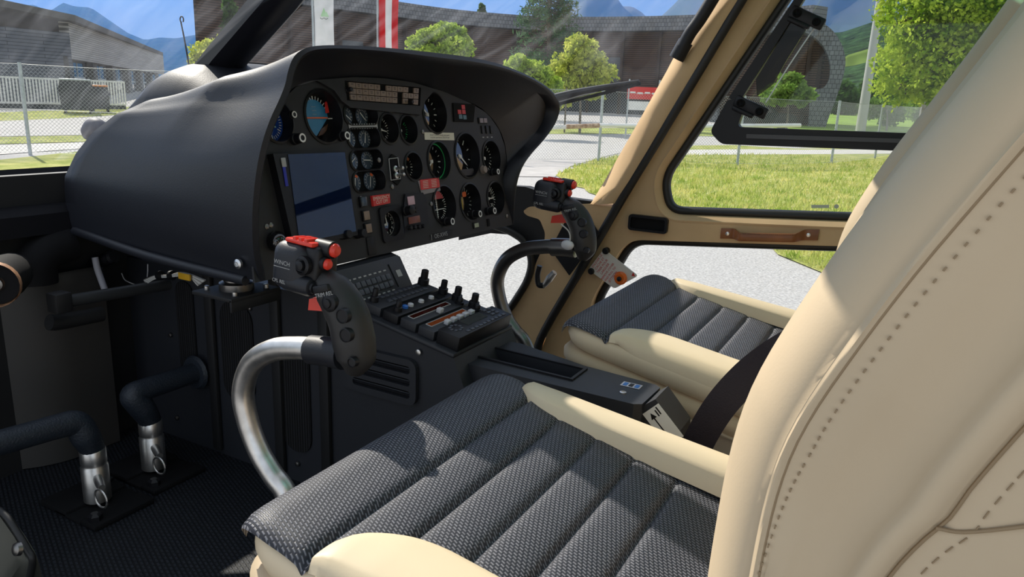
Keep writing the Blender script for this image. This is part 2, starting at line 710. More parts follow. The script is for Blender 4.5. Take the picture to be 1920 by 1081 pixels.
# -- four twin gauges
def twin(xl, xr, yt, yb, marks):
    yc = (yt + yb) / 2
    a = puv(xl, yc)
    b = puv(xr, yc)
    h = abs(puv((xl + xr) / 2, yt)[1] - puv((xl + xr) / 2, yb)[1])
    cu, cv, wd = (a[0] + b[0]) / 2, (a[1] + b[1]) / 2, b[0] - a[0]
    loop = rrect(cu, cv, wd, h, h * 0.46, 8)
    HOLES.append(loop)
    mb = MB()
    cup(mb, loop, 0.018)
    g = mb.build('twin_gauge', M_black, panel)
    back = MB().flat([(p[0], p[1]) for p in rrect(cu, cv, wd * 0.98, h * 0.98, h * 0.44, 8)], PF @ Matrix.Translation((0, 0, -0.018)))
    back.build('gauge_backing', M_blackmat, g)
    for i, s in enumerate((-1, 1)):
        uu, r = cu + s * wd * 0.245, min(h * 0.47, wd * 0.24)
        d = MB().flat(circle(uu, cv, r, 28), PF @ Matrix.Translation((0, 0, -0.0165))).build('dial_face', M_dialg, g)
        t = MB()
        ticks(t, uu, cv, -0.0158, r * 0.9, 13, -2.6, 2.6, r * 0.2, r * 0.03)
        arc(t, uu, cv, -0.0160, r * 0.6, r * 0.64, -2.2, 2.2)
        t.build('dial_markings', M_dimw, g)
        q = MB()
        needle(q, uu, cv, -0.0148, marks[i], r * 0.8, r * 0.07, 0.6)
        q.build('needle', M_white, g)
        if len(marks) > 2:
            q = MB()
            arc(q, uu, cv, -0.0156, r * 0.62, r * 0.88, 0.2, 0.8)
            q.build('red_arc', M_orange, g)


twin(646, 706, 196, 234, (-2.2, -2.4))
twin(652, 711, 240, 277, (-0.25, -0.25))
twin(657, 716, 281, 318, (-1.0, 1.5))
twin(662, 721, 320, 358, (2.9, 2.9, 1))
m = MB()
a, b = puv(654, 237), puv(706, 237)
m.box(((a[0] + b[0]) / 2, a[1], 0.001), (b[0] - a[0], 0.004, 0.0014), PF)
for k in range(12):
    t = k / 11
    m.box((a[0] + (b[0] - a[0]) * t, a[1], 0.001), (0.0022, 0.009, 0.001), PF)
m.build('slider_scale', M_dimw, panel)
# -- other round instruments
gauge('round_gauge', 729, 214, 268, n=17, a0=-1.2, a1=2.6, nd=-1.8, label='small dial with white tick arc')
g, u, v, r, w = gauge('round_gauge', 765.5, 217, 269, n=9, a0=0.8, a1=2.6, nd=2.2, mk=M_green, label='small dial with green arc')
g, u, v, r, w = gauge('airspeed_indicator', 815, 175, 249, n=13, nd=0.8)
g, u, v, r, w = gauge('round_gauge', 775, 286, 337, n=11, a0=0.2, a1=3.0, nd=1.9, label='small dial below the switch guard')
m = MB()
arc(m, u, v, w + 0.001, r * 0.6, r * 0.85, -0.9, 0.8)
m.build('coloured_arc', mat('dull_orange', (0.35, 0.12, 0.05), 0.5), g)
g, u, v, r, w = gauge('rotor_tachometer', 823, 266, 337, n=13, nd=2.3, label='large dial ringed in green')
m = MB()
arc(m, u, v, w + 0.010, r * 0.9, r * 0.97, -0.2, 2.9, 30)
m.build('green_ring', M_green, g)
g, u, v, r, w = gauge('round_gauge', 876, 250, 333, n=9, nd=4, label='deep dark dial with an orange fleck')
m = MB()
m.flat(rrect(u, v - r * 0.75, r * 1.1, r * 0.3, r * 0.1), PF @ Matrix.Translation((0, 0, -0.004)))
m.build('gauge_shroud', M_black, g)
g, u, v, r, w = gauge('altimeter', 921, 264, 326, n=25, a0=-PI, a1=PI, nd=0.9)
knob(g, 920, 323, 0.007, 0.02)
g, u, v, r, w = gauge('glideslope_indicator', 833, 348, 421, n=15, a0=0.4, a1=2.7, nd=9)
for c in list(g.children):
    if c.name.startswith('needle'):
        bpy.data.objects.remove(c)
m = MB()
m.flat([(u + 0.75 * r * math.cos(a), v + 0.1 * r + 0.72 * r * math.sin(a)) for a in [0.35 + k * (PI - 0.7) / 14 for k in range(15)]], PF @ Matrix.Translation((0, 0, w + 0.001)))
m.build('warning_flag', mat('rose_flag', (0.70, 0.12, 0.14), 0.4), g)
m = MB()
m.box((u - 0.05 * r, v - 0.05 * r, w + 0.002), (0.0016, r * 1.4, 0.0006), PF)
m.box((u, v - 0.2 * r, w + 0.002), (r * 1.2, 0.0016, 0.0006), PF)
for k in range(8):
    m.box((u - 0.05 * r, v + r * (0.2 - 0.11 * k), w + 0.002), (r * 0.14, 0.0009, 0.0005), PF)
m.build('cross_pointers', M_white, g)
knob(g, 832, 416, 0.008, 0.022)
g, u, v, r, w = gauge('course_indicator', 882, 344, 413, n=9, a0=0.4, a1=2.7, nd=9, mk=M_dimw)
for c in list(g.children):
    if c.name.startswith('needle'):
        bpy.data.objects.remove(c)
m = MB()
for s in (-0.45, 0.2):
    m.flat(rrect(u + s * r, v + 0.45 * r, r * 0.4, r * 0.28, r * 0.08), PF @ Matrix.Translation((0, 0, w + 0.0012)))
m.build('orange_flags', M_orange, g)
m = MB()
m.box((u - 0.15 * r, v - 0.1 * r, w + 0.002), (0.0016, r * 1.4, 0.0006), PF)
m.build('course_bar', mat('yellow_paint', (0.8, 0.6, 0.05), 0.5), g)
knob(g, 883, 402, 0.008, 0.024)
knob(g, 912, 396, 0.008, 0.022)
g, u, v, r, w = gauge('vertical_speed_indicator', 929, 341, 401, n=25, a0=-2.6, a1=2.6, nd=-1.57)
m = MB()
for t, a in (('20', 0.35), ('15', 0.9), ('30', 1.5), ('20', 2.5)):
    m.text(t, r * 0.3, pf(u + r * 0.55 * math.sin(a), v + r * 0.55 * math.cos(a), w + 0.0008), 0)
m.build('dial_numerals', M_white, g)
knob(panel, 904, 318, 0.008, 0.01, ring=False).data.materials[0] = mat('tan_knob', (0.25, 0.2, 0.17), 0.6)
# -- clock in its square bezel
u, v = puv(733, 419)
r = 0.024
HOLES.append(circle(u, v, r, 36))
m = MB()
m.prism(rrect(u, v, 0.064, 0.066, 0.008, 4), 0.004, PF @ Matrix.Translation((0, 0, 0.004)), [circle(u, v, r, 36)])
m.grid([[PF @ Vector((p[0], p[1], ww)) for p in circle(u, v, r, 36)] for ww in (0.004, -0.012)], closed=True)
g = m.build('panel_clock', M_black, panel)
MB().flat(circle(u, v, r, 36), PF @ Matrix.Translation((0, 0, -0.011))).build('dial_face', M_dial, g)
m = MB()
ticks(m, u, v, -0.0105, r * 0.95, 61, 0, 2 * PI, r * 0.07, r * 0.014)
for k in range(1, 13):
    m.text(str(k), r * 0.30, pf(u + r * 0.7 * math.sin(k * PI / 6), v + r * 0.7 * math.cos(k * PI / 6), -0.0105), 0)
m.build('clock_numerals', M_white, g)
m = MB()
needle(m, u, v, -0.0095, 0.1, r * 0.65, r * 0.07)
needle(m, u, v, -0.0095, 1.7, r * 0.45, r * 0.09)
m.build('clock_hands', M_white, g)
# -- plate
MB().prism(outline, 0.004, PF, HOLES).build('face_plate', M_panel, panel, smooth=False)

# -- annunciator bay and its lamps
bay = [puv(*p) for p in ((590, 152), (622, 170), (636, 190), (652, 202), (716, 209), (784, 216), (793, 190), (812, 168), (770, 155), (720, 148), (660, 145))][::-1]
A, B, Cc, D = puv(641, 152), puv(785, 165), puv(783, 199), puv(646, 189)
ab = MB().prism(bay, 0.006, PF @ Matrix.Translation((0, 0, 0.006)), [[A, D, Cc, B]]).build('annunciator_panel', M_panel, panel, smooth=False)


def lerp2(s, t):
    x = [(1 - s) * ((1 - t) * A[i] + t * D[i]) + s * ((1 - t) * B[i] + t * Cc[i]) for i in range(2)]
    return x


MB().flat([A, D, Cc, B], PF @ Matrix.Translation((0, 0, 0.001))).build('lamp_backing', M_blackmat, ab)
skip = {(5, 0), (10, 0), (8, 1), (8, 2), (10, 2), (12, 2)}
for j in range(3):
    for i in range(12):
        if (i, j) in skip:
            continue
        s0, s1, t0, t1 = 0.055 + i * 0.077, 0.055 + i * 0.077 + 0.071, 0.05 + j * 0.31, 0.05 + j * 0.31 + 0.27
        q = [lerp2(s0, t0), lerp2(s0, t1), lerp2(s1, t1), lerp2(s1, t0)]
        wl = MB().prism(q, 0.003, PF @ Matrix.Translation((0, 0, 0.005))).build('warning_lamp', M_lamp, ab, smooth=False)
        lc = [sum(p[a_] for p in q) / 4 for a_ in (0, 1)]
        lm = MB().box((lc[0], lc[1] + 0.0015, 0.0052), (0.0055, 0.0009, 0.0004), PF)
        if (i + j) % 3:
            lm.box((lc[0], lc[1] - 0.0012, 0.0052), (0.004, 0.0009, 0.0004), PF)
        lm.build('lamp_legend', M_black, wl)
for s, t in ((0.03, 0.45), (0.84, 0.85)):
    q = lerp2(s, t)
    knob(ab, 0, 0, 0.004, 0.014, ring=False, uv=q)
# -- small annunciator at the right
q = [puv(*p) for p in ((848, 193), (889, 196), (886, 229), (850, 228))]
sa = MB().prism(q[::-1], 0.004, PF @ Matrix.Translation((0, 0, 0.003))).build('small_annunciator', M_blackmat, panel, smooth=False)
for px, py, c in ((866, 201, M_red), (859, 210, M_red), (867, 210, M_red), (861, 219, 0), (869, 220, 0)):
    u, v = puv(px, py)
    MB().box((u, v, 0.0035), (0.013, 0.009, 0.001), PF).build('indicator_light', c or mat('teal_lens', (0.06, 0.13, 0.13), 0.3), sa)
u, v = puv(904, 226)
b2 = MB().box((u, v, 0.001), (0.036, 0.014, 0.004), PF, 0.001).build('lamp_block', M_black, panel)
for s in (-1, 1):
    MB().box((u + s * 0.0085, v, 0.0035), (0.014, 0.010, 0.001), PF).build('warning_lamp', M_lamp, b2)
for k in range(3):
    u, v = puv(904 + k * 8, 243)
    s = MB().box((u, v, 0.001), (0.009, 0.018, 0.004), PF, 0.0008).build('rocker_switch', M_black, panel)
    MB().box((u, v - 0.017, 0.0005), (0.007, 0.0025, 0.0006), PF).build('switch_legend', M_dimw, s)
# -- placards
q = [puv(*p) for p in ((795, 248), (850, 249), (851, 263), (796, 262))]
pl = MB().prism(q[::-1], 0.0012, PF @ Matrix.Translation((0, 0, 0.0014))).build('cream_placard', M_cream, panel, smooth=False)
cu, cv = sum(p[0] for p in q) / 4, sum(p[1] for p in q) / 4
MB().text('Avoid 71-89%N2 steady state speed\ntransient operation at 276-314 rpm', 0.0048, pf(cu, cv, 0.0016, -0.03), 0).build('placard_text', M_black, pl)
q = [puv(*p) for p in ((783, 339), (821, 333), (825, 357), (790, 365))]
MB().prism(q[::-1], 0.0012, PF @ Matrix.Translation((0, 0, 0.0014))).build('backing_label', mat('grey_foil', (0.25, 0.22, 0.22), 0.5), panel, smooth=False)
q = [puv(*p) for p in ((786, 337), (821, 333), (823, 351), (788, 356))]
pl = MB().prism(q[::-1], 0.0016, PF @ Matrix.Translation((0, 0, 0.0026))).build('red_placard', M_red, panel, smooth=False)
m = MB()
for k in range(5):
    for j in range(2):
        p = [q[0][i] + (q[1][i] - q[0][i]) * (0.25 + 0.45 * j) + (q[3][i] - q[0][i]) * (0.18 + 0.16 * k) for i in range(2)]
        m.box((p[0], p[1], 0.0029), (0.018, 0.0009, 0.0003), pf(0, 0, 0))
m.build('placard_lines', M_cream, pl)
q = [puv(*p) for p in ((694, 367), (727, 363), (728, 381), (697, 387))]
cut = MB().prism(q[::-1], 0.005, PF @ Matrix.Translation((0, 0, 0.005))).build('emergency_cut_off_button', M_red, panel, smooth=False)
cu, cv = sum(p[0] for p in q) / 4, sum(p[1] for p in q) / 4
MB().text('EMERGENCY\nCUT OFF', 0.0085, pf(cu, cv, 0.0054, 0.02), 0, space=0.85).build('button_text', M_cream, cut)
q = [puv(*p) for p in ((806, 440), (848, 430), (847, 441), (810, 450))]
pl = MB().prism(q[::-1], 0.001, PF @ Matrix.Translation((0, 0, 0.0012))).build('registration_plate', M_black, panel, smooth=False)
cu, cv = puv(826, 440.5)
m = MB().text('OE-XWS', 0.0125, pf(cu, cv, 0.0014, 0.0), 0)
u, v = puv(808, 445)
m.box((u, v, 0.0014), (0.0012, 0.012, 0.0003), PF)
m.build('registration_lettering', M_dimw, pl)
# -- square lights, radio strip and small controls
for px, py, mm in ((679, 378, M_dialg), (684, 404, M_lamp), (688, 428, M_lamp)):
    u, v = puv(px, py)
    s = MB().box((u, v, 0.002), (0.019, 0.019, 0.005), PF, 0.001).build('push_light', M_black, panel)
    MB().box((u, v, 0.0048), (0.015, 0.0155, 0.0012), PF, 0.0004).build('light_lens', mm, s)
u, v = puv(767, 376)
bx = [puv(*p) for p in ((757, 364), (790, 361), (797, 372), (801, 420), (795, 428), (756, 437), (753, 400))]
st = MB().prism(bx[::-1], 0.005, PF @ Matrix.Translation((0, 0, 0.004))).build('timer_unit', M_black, panel, smooth=False)
MB().box((u, v, 0.005), (0.021, 0.0165, 0.002), PF, 0.0005).build('pink_lens', M_pink, st)
u, v = puv(773, 412)
MB().box((u, v, 0.005), (0.036, 0.0135, 0.002), PF, 0.0005).build('red_display', mat('dull_red_display', (0.22, 0.07, 0.05), 0.3), st)
knob(st, 757, 395, 0.009, 0.022, ring=False)
knob(st, 772, 394, 0.005, 0.012, ring=False)
for px in (763, 771, 779, 787):
    knob(st, px, 427 - (px - 763) * 0.12, 0.004, 0.012, ring=False)
u, v = puv(892, 422)
d = MB().box((u, v, 0.001), (0.024, 0.014, 0.003), PF, 0.0005).build('hour_counter', M_black, panel)
MB().box((u, v, 0.0026), (0.017, 0.009, 0.0005), PF).build('counter_window', mat('lcd_green', (0.42, 0.46, 0.33), 0.4), d)
u, v = puv(915, 417)
MB().box((u, v, 0.001), (0.009, 0.017, 0.003), PF, 0.0005).build('fuse_cover', M_blackmat, panel)
# guarded switches
q = [puv(*p) for p in ((726, 298), (743, 296), (748, 335), (730, 338))]
o = MB().prism([puv(*p) for p in ((733, 289), (745, 296), (751, 336), (744, 347), (735, 340), (728, 297))][::-1], 0.004, PF @ Matrix.Translation((0, 0, 0.003))).build('switch_plate', M_blackmat, panel, smooth=False)
m = MB()
for i in range(4):
    a, b = q[i], q[(i + 1) % 4]
    m.tube([PF @ Vector((*a, 0.004)), PF @ Vector((*b, 0.004))], 0.0009, 6, 1)
m.build('switch_outline', M_dimw, o)
for px, py in ((737, 317), (739, 329)):
    u, v = puv(px, py)
    MB().lathe([(0.006, 0.003), (0.006, 0.007), (0.003, 0.008), (0.0026, 0.02), (0.0034, 0.024), (0.001, 0.026)], pf(u, v, 0), 14).build('toggle_switch', M_alu, o)
m = MB()
for px, py in ((641, 293), (710, 300), (676, 372), (650, 373), (792, 247), (808, 382), (500, 425), (508, 422), (950, 405), (656, 405), (660, 418), (735, 350)):
    u, v = puv(px, py)
    s = MB().lathe([(0.0045, 0), (0.0045, 0.0015), (0.003, 0.0025)], pf(u, v, 0), 12)
    s.box((u, v, 0.0026), (0.005, 0.0009, 0.0006), PF)
    s.build('panel_screw', M_dsteel, panel)
u, v = puv(692, 440)
for px, py in ((640, 440), (668, 438)):
    knob(panel, px, py, 0.0075, 0.02, ring=False)
MB().box((u, v - 0.02, 0.001), (0.021, 0.032, 0.003), PF, 0.0008).build('blank_cover', M_black, panel)
u, v = puv(513, 452)
MB().ball(PF @ Vector((u, v, 0.006)), 0.016).build('ball_vent', M_dial, panel)
# -- tablet navigator
q = [puv(*p) for p in ((500, 290), (637, 284), (660, 441), (540, 466))]
pt = MB().prism(q[::-1], 0.016, PF @ Matrix.Translation((0, 0, 0.014))).build('tablet_navigator', M_black, panel, smooth=False)
q = [puv(*p) for p in ((527, 291), (634, 287), (656, 434), (549, 455))]
MB().prism(q[::-1], 0.0006, PF @ Matrix.Translation((0, 0, 0.0150))).build('screen', M_screen, pt, smooth=False)
u, v = puv(522, 330)
MB().box((u, v, 0.0148), (0.006, 0.034, 0.0012), pf(0, 0, 0), 0.0004).build('memory_card', mat('blue_label', (0.02, 0.03, 0.35), 0.5), pt)
u, v = puv(519, 306)
MB().box((u, v, 0.0150), (0.009, 0.014, 0.0016), PF, 0.0006).build('card_latch', M_dimw, pt)

# -- hood: rim curve, then stations running forward to the nose
RIM = [(488, 528), (476, 478), (473, 430), (474, 385), (480, 325), (491, 270), (506, 225), (522, 190), (534, 160), (541, 130), (552, 105), (573, 90), (605, 85), (650, 85), (720, 89), (800, 97), (880, 107), (940, 121), (990, 141), (1025, 162), (1044, 182), (1050, 203), (1041, 232), (1020, 262), (996, 289), (979, 315), (969, 347), (965, 382), (963, 422)]
rn = Vector((1, 0, -0.132)).normalized()
rim = [onP(*p, W(-0.808, 0, 0), rn) for p in RIM]
rim, _ = catmull(rim, [0] * len(rim), 3)
rim = [Vector(p) for p in rim]
NR = len(rim)
inner_o, _ = catmull([PF @ Vector((*puv(*p), 0.001)) for p in ((482, 519), (474, 478), (470, 430), (474, 385), (480, 325), (490, 275), (503, 238), (515, 208), (526, 190), (540, 172), (560, 158), (585, 151), (615, 148), (660, 145), (720, 147), (775, 156), (825, 169), (868, 187), (900, 202), (922, 222), (936, 243), (943, 260), (947, 275), (950, 300), (951, 320), (953, 345), (955, 370), (957, 395), (961, 421))], [0] * 29, 3)
inner = [Vector(p) for p in inner_o]


FXT = [(0, -1.325), (0.2, -1.345), (0.35, -1.345), (0.5, -1.315), (0.65, -1.275), (0.8, -1.225), (0.92, -1.18), (1.1, -1.15)]
FZT = [(0, -0.258), (0.2, -0.205), (0.35, -0.165), (0.5, -0.120), (0.65, -0.082), (0.8, -0.049), (0.92, -0.026), (1.1, -0.010)]
FYT = [(0, 0.0), (0.35, 0.012), (0.5, 0.025), (0.65, 0.04), (0.8, 0.062), (0.92, 0.085), (1.1, 0.10)]


def station(k):
    """k: 0 at the rim ... 1 at the nose"""
    out = []
    for i, p in enumerate(rim):
        zn = (p.z - 1.4)
        h = (zn + 0.28) / 0.335
        near = max(0, min(1, (1.15 - p.y) / 0.25))
        yf = 0.778 + max(-0.004, p.y - 0.79) * (0.74 if p.y > 1.2 else 0.85) + interp(h, FYT) * near * 0.6
        zf = interp(h, FZT)
        xf = interp(h, FXT) + 0.13 * max(0, min(1, (p.y - 0.9) / 0.8))
        e = k * k * (3 - 2 * k)
        x = p.x + (xf - p.x) * k
        y = p.y + (yf - p.y) * e
        z = zn + (zf - zn) * (0.6 * k + 0.4 * e)
        # the neck just behind the rim
        c = math.sin(PI * min(1, k / 0.5)) if k < 0.5 else 0
        side = max(0, min(1, (0.93 - p.y) / 0.12)) * max(0, min(1, (zn + 0.10) / 0.1))
        y += 0.014 * c * side
        z -= 0.006 * c * side
        out.append(W(x, y, z))
    return out


def rim_off(dx, sh):
    c = W(-0.82, 1.2, -0.12)
    o = []
    for p in rim:
        d = (c - p)
        d.x = 0
        d.normalize()
        q = p + d * sh
        q.x += dx
        o.append(q)
    return o


rows = [inner, rim_off(-0.03, 0.020), rim_off(-0.004, 0.016), rim_off(0.003, 0.008), rim_off(0, 0.0)] + [station(k) for k in (0.05, 0.12, 0.2, 0.28, 0.36, 0.44, 0.5, 0.55, 0.6, 0.65, 0.7, 0.78, 0.86, 0.93, 1.0)]
last = rows[-1]
cen = sum(last, Vector()) / NR
rows.append([p + (cen - p) * 0.06 + Vector((-0.02, 0, -0.004)) for p in last])
rows.append([p + (cen - p) * 0.5 + Vector((-0.03, 0, 0)) for p in last])
rows.append([cen + Vector((-0.035, 0, 0)) for p in last])
MB().grid(rows).build('glareshield_hood', M_hood, panel, angle=60)
# rolled lower edge and fixing screw on the hood's side
a, b = station(0.06)[0], station(1.0)[0]
MB().tube([a + Vector((0, -0.002, -0.003)), a.lerp(b, 0.5) + Vector((0, -0.006, -0.006)), b + Vector((0.01, -0.002, 0))], 0.008, 10).build('hood_lower_edge', M_hood, panel)
p = onY(449, 494, 0.7525)
MB().lathe([(0.0075, 0), (0.0075, 0.004), (0.004, 0.006), (0.003, 0.0035)], frame(p, (1, 0, 0), (0, -1, 0)), 16).build('hood_screw', M_alu, panel)
# forward fairing lobe with its demister slot
rows = []
for k in range(15):
    t = k / 14
    x = -1.04 - 0.29 * t
    top = interp(t, [(0, -0.01), (0.15, 0.018), (0.3, 0.036), (0.42, 0.050), (0.6, 0.050), (0.72, 0.036), (0.85, 0.0), (1.0, -0.07)])
    yl = 0.850 - 0.02 * max(0, t - 0.6)
    rows.append([W(x, yl + 0.70 * j / 28, -0.13 + (top + 0.13) * max(0, 1 - abs(2 * j / 28 - 1) ** 7) ** 0.5) for j in range(29)])
MB().grid(rows).build('demister_fairing', M_hood, panel, angle=80)
m = MB()
m.box((-1.185, 1.08, 1.4 + 0.050), (0.025, 0.20, 0.006), None, 0.002)
m.build('demister_slot', M_blackmat, panel)
# mount under the panel
c = W(-0.935, 0.80, -0.301)
mo = MB().box(c + Vector((0, 0.0, -0.013)), (0.09, 0.10, 0.006), None, 0.001).box(c + Vector((0.042, 0, -0.022)), (0.005, 0.10, 0.02), None, 0.001).build('panel_mount', M_foot, panel)
MB().lathe([(0.027, -0.01), (0.027, 0.001), (0.02, 0.004), (0.02, 0.016)], Matrix.Translation(c), 20).build('shock_mount', M_dsteel, mo)
for sx, sy in ((-1, -1), (1, -1), (1, 1), (-1, 1)):
    MB().lathe([(0.004, -0.010), (0.004, -0.004), (0.0025, -0.003)], Matrix.Translation(c + Vector((sx * 0.032, sy * 0.032, 0))), 10).build('mount_bolt', M_steel, mo)

# ================================================================== CENTRE CONSOLE
cons = thing('centre_console', 'black centre pedestal with stacked radios and a slotted arm running between the seats', 'console', W(-0.7, 1.0, -0.70))
YN, YF = 0.905, 1.092
prof = [(-1.40, -0.70), (-0.42, -0.70), (-0.42, -0.445), (-0.565, -0.432), (-0.585, -0.388), (-0.765, -0.354), (-0.800, -0.344), (-0.830, -0.292), (-0.852, -0.286), (-0.90, -0.335), (-1.40, -0.335)]
XZ = frame(W(0, YN, 0), (1, 0, 0), (0, -1, 0))
MB().prism(prof, YF - YN, XZ).build('pedestal_body', M_cons, cons, smooth=False)
# raised radio tray rim
RA, RB = W(-0.775, 0, -0.3475), W(-0.588, 0, -0.3835)
RU = (RB - RA).normalized()
RN = Vector((-RU.z, 0, RU.x))
if RN.z < 0:
    RN = -RN
# frame: u = +y (across, reading direction), v = towards the nose, n = up
RF = frame(RA + Vector((0, 0.995, 0)), (0, 1, 0), RN)
RL = (RB - RA).length
MB().box((0, -RL / 2, 0.0), (0.188, RL + 0.012, 0.008), RF, 0.003).build('radio_tray', M_cons, cons)


def unit(v0, v1, name, m=M_black, h=0.016, wd=0.166):
    return MB().box((0, -(v0 + v1) / 2, 0.004 + h / 2), (wd, (v1 - v0) - 0.003, h), RF, 0.0015).build(name, m, cons)


def rknob(par, u, v, r, h, name='tuning_knob', m=None, top=0.02):
    MB().lathe([(r * 1.5, 0.0), (r * 1.45, h * 0.4), (r, h * 0.45), (r * 0.95, h), (r * 0.8, h + 0.001)], RF @ Matrix.Translation((u, -v, top)), 16).build(name, m or M_black, par)


M_key = mat('dark_key_cap', (0.055, 0.06, 0.075), 0.4)
M_keyw = mat('pale_key_cap', (0.60, 0.60, 0.62), 0.4)
# unit 1: audio selector with two rows of keys
U1 = unit(0.0, 0.042, 'audio_selector', M_cons)
for j in range(2):
    for i in range(9):
        MB().box((-0.045 + i * 0.0125, -(0.012 + j * 0.017), 0.0205), (0.009, 0.008, 0.0045), RF, 0.001).build('selector_key', M_key, U1)
rknob(U1, -0.068, 0.014, 0.005, 0.022)
rknob(U1, 0.073, 0.012, 0.007, 0.027)
# unit 2: radio with white keys
U2 = unit(0.044, 0.078, 'intercom_unit', M_black)
rknob(U2, -0.066, 0.062, 0.005, 0.018)
for i, (u, mm) in enumerate(((-0.045, mat('blue_key', (0.03, 0.16, 0.55), 0.4)), (-0.03, M_keyw), (0.0, M_keyw), (0.03, M_keyw))):
    MB().lathe([(0.0052, 0), (0.0048, 0.004), (0.003, 0.005)], RF @ Matrix.Translation((u, -0.061, 0.02)), 14).build('round_key', mm, U2)
rknob(U2, 0.070, 0.058, 0.006, 0.024)
MB().box((0.05, -0.063, 0.0203), (0.02, 0.016, 0.0008), RF).build('unit_badge', M_blackmat, U2)
# units 3 and 4: radios with glowing display windows
M_amber = mat('amber_display', (0.20, 0.042, 0.010), 0.15, emit=0.12)
M_dred = mat('dark_red_display', (0.05, 0.006, 0.004), 0.08)
for v0, dm, nk in ((0.080, M_dred, 1), (0.116, M_amber, 5)):
    U = unit(v0, v0 + 0.034, 'radio', M_cons)
    m = MB()
    x0, x1, y0, y1 = -0.070, 0.038, -(v0 + 0.006), -(v0 + 0.017)
    for a, b in (((x0, y0), (x1, y0)), ((x1, y0), (x1, y1)), ((x1, y1), (x0, y1)), ((x0, y1), (x0, y0))):
        m.tube([RF @ Vector((*a, 0.0203)), RF @ Vector((*b, 0.0203))], 0.0009, 6, 1)
    m.build('display_outline', M_dimw, U)
    MB().box(((x0 + x1) / 2, (y0 + y1) / 2, 0.0203), (x1 - x0 - 0.002, 0.0095, 0.0008), RF).build('display', dm, U)
    for i in range(nk):
        u = (-0.038 + i * 0.018) if nk > 1 else -0.008
        MB().box((u, -(v0 + 0.026), 0.0235), (0.0105, 0.009, 0.008), RF, 0.0012).build('push_key', M_keyw, U)
    rknob(U, 0.066, v0 + 0.011, 0.0065, 0.024)
    rknob(U, 0.056, v0 + 0.024, 0.0055, 0.010)
# unit 5: navigation unit with keypad
U5 = unit(0.152, 0.196, 'keypad_unit', M_black, h=0.024)
MB().box((0.002, -0.166, 0.0283), (0.062, 0.018, 0.0008), RF).build('display', mat('grey_lcd', (0.05, 0.055, 0.055), 0.12), U5)
for i in range(10):
    MB().box((-0.047 + i * 0.0125, -0.187, 0.0282), (0.0085, 0.0065, 0.003), RF, 0.001).build('keypad_key', M_key, U5)
for i in range(2):
    for j in range(3):
        MB().box((0.05 + i * 0.0135, -(0.158 + j * 0.0085), 0.0282), (0.0085, 0.006, 0.003), RF, 0.001).build('keypad_key', M_key, U5)
for k in range(8):
    a = k * PI / 4
    MB().box((-0.056 + 0.0115 * math.cos(a), -0.169 + 0.0085 * math.sin(a), 0.0282), (0.0055, 0.005, 0.003), RF, 0.001).build('rocker_key', M_key, U5)
# button face under the panel
UA, UB = W(-0.832, 0, -0.287), W(-0.792, 0, -0.352)
bu = (UA - UB).normalized()
BF = frame(UB + Vector((0, 0.995, 0)), (0, 1, 0), Vector((bu.z, 0, -bu.x)) if bu.z > 0 else Vector((-bu.z, 0, bu.x)))
BL = (UA - UB).length
bp = MB().box((0, BL * 0.5, 0.004), (0.168, BL * 0.92, 0.006), BF, 0.001).build('breaker_panel', M_cons, cons)
for j in range(2):
    for i in range(8):
        MB().box((-0.065 + i * 0.0135, BL * 0.33 + j * 0.0135, 0.008), (0.011, 0.0105, 0.004), BF, 0.0008).build('breaker_key', M_key, bp)
m = MB()
for i in range(8):
    for v in (BL * 0.33 - 0.012, BL * 0.33 + 0.0265):
        m.box((-0.065 + i * 0.0135, v, 0.0073), (0.007, 0.0025, 0.0004), BF)
m.box((0.064, BL * 0.52, 0.0073), (0.013, 0.013, 0.0004), BF)
m.build('breaker_legend', M_dimw, bp)
m = MB().box((0.046, BL * 0.5, 0.0075), (0.002, 0.045, 0.001), BF)
m.build('slider_groove', M_blackmat, bp)
# the arm with its open slot
ZT = -0.405
arm = [(-0.60, 0.935), (-0.300, 0.930), (-0.290, 0.937), (-0.288, 1.012), (-0.297, 1.02), (-0.42, 1.034), (-0.555, 1.072), (-0.60, 1.072)]
slot = [(-0.585, 0.972), (-0.413, 0.966), (-0.413, 1.014), (-0.585, 1.022)]
AF = frame(W(0, 0, ZT), (1, 0, 0), (0, 0, 1))
am = MB().prism(arm, 0.034, AF, [slot]).build('console_arm', M_cons, cons, smooth=False)
MB().prism([(-0.59, 0.967), (-0.408, 0.961), (-0.408, 1.019), (-0.59, 1.027)], 0.003, AF @ Matrix.Translation((0, 0, 0.003)), [slot]).build('slot_rim', M_black, am, smooth=False)
MB().flat(slot, AF @ Matrix.Translation((0, 0, -0.036))).build('slot_floor', M_blackmat, am, smooth=False)
p = onZ(1168, 736, 1.4 + ZT)
MB().lathe([(0.005, 0), (0.005, 0.0015), (0.0025, 0.002), (0.0022, 0.0008)], Matrix.Translation(p), 16).build('arm_screw', M_steel, am)
p = onZ(1184, 722, 1.4 + ZT + 0.0006)
m = MB()
for k, mm in ((0, 0), (1, 1)):
    pass
bd = MB().box(p, (0.030, 0.018, 0.0006), Matrix.Identity(4)).build('maker_badge', M_alu, am)
for k in range(3):
    MB().box(p + Vector((-0.009 + 0.009 * k, 0, 0.0006)), (0.006, 0.011, 0.0006)).build('badge_bar', mat('badge_blue', (0.03, 0.2, 0.6), 0.4) if k != 1 else M_black, bd)
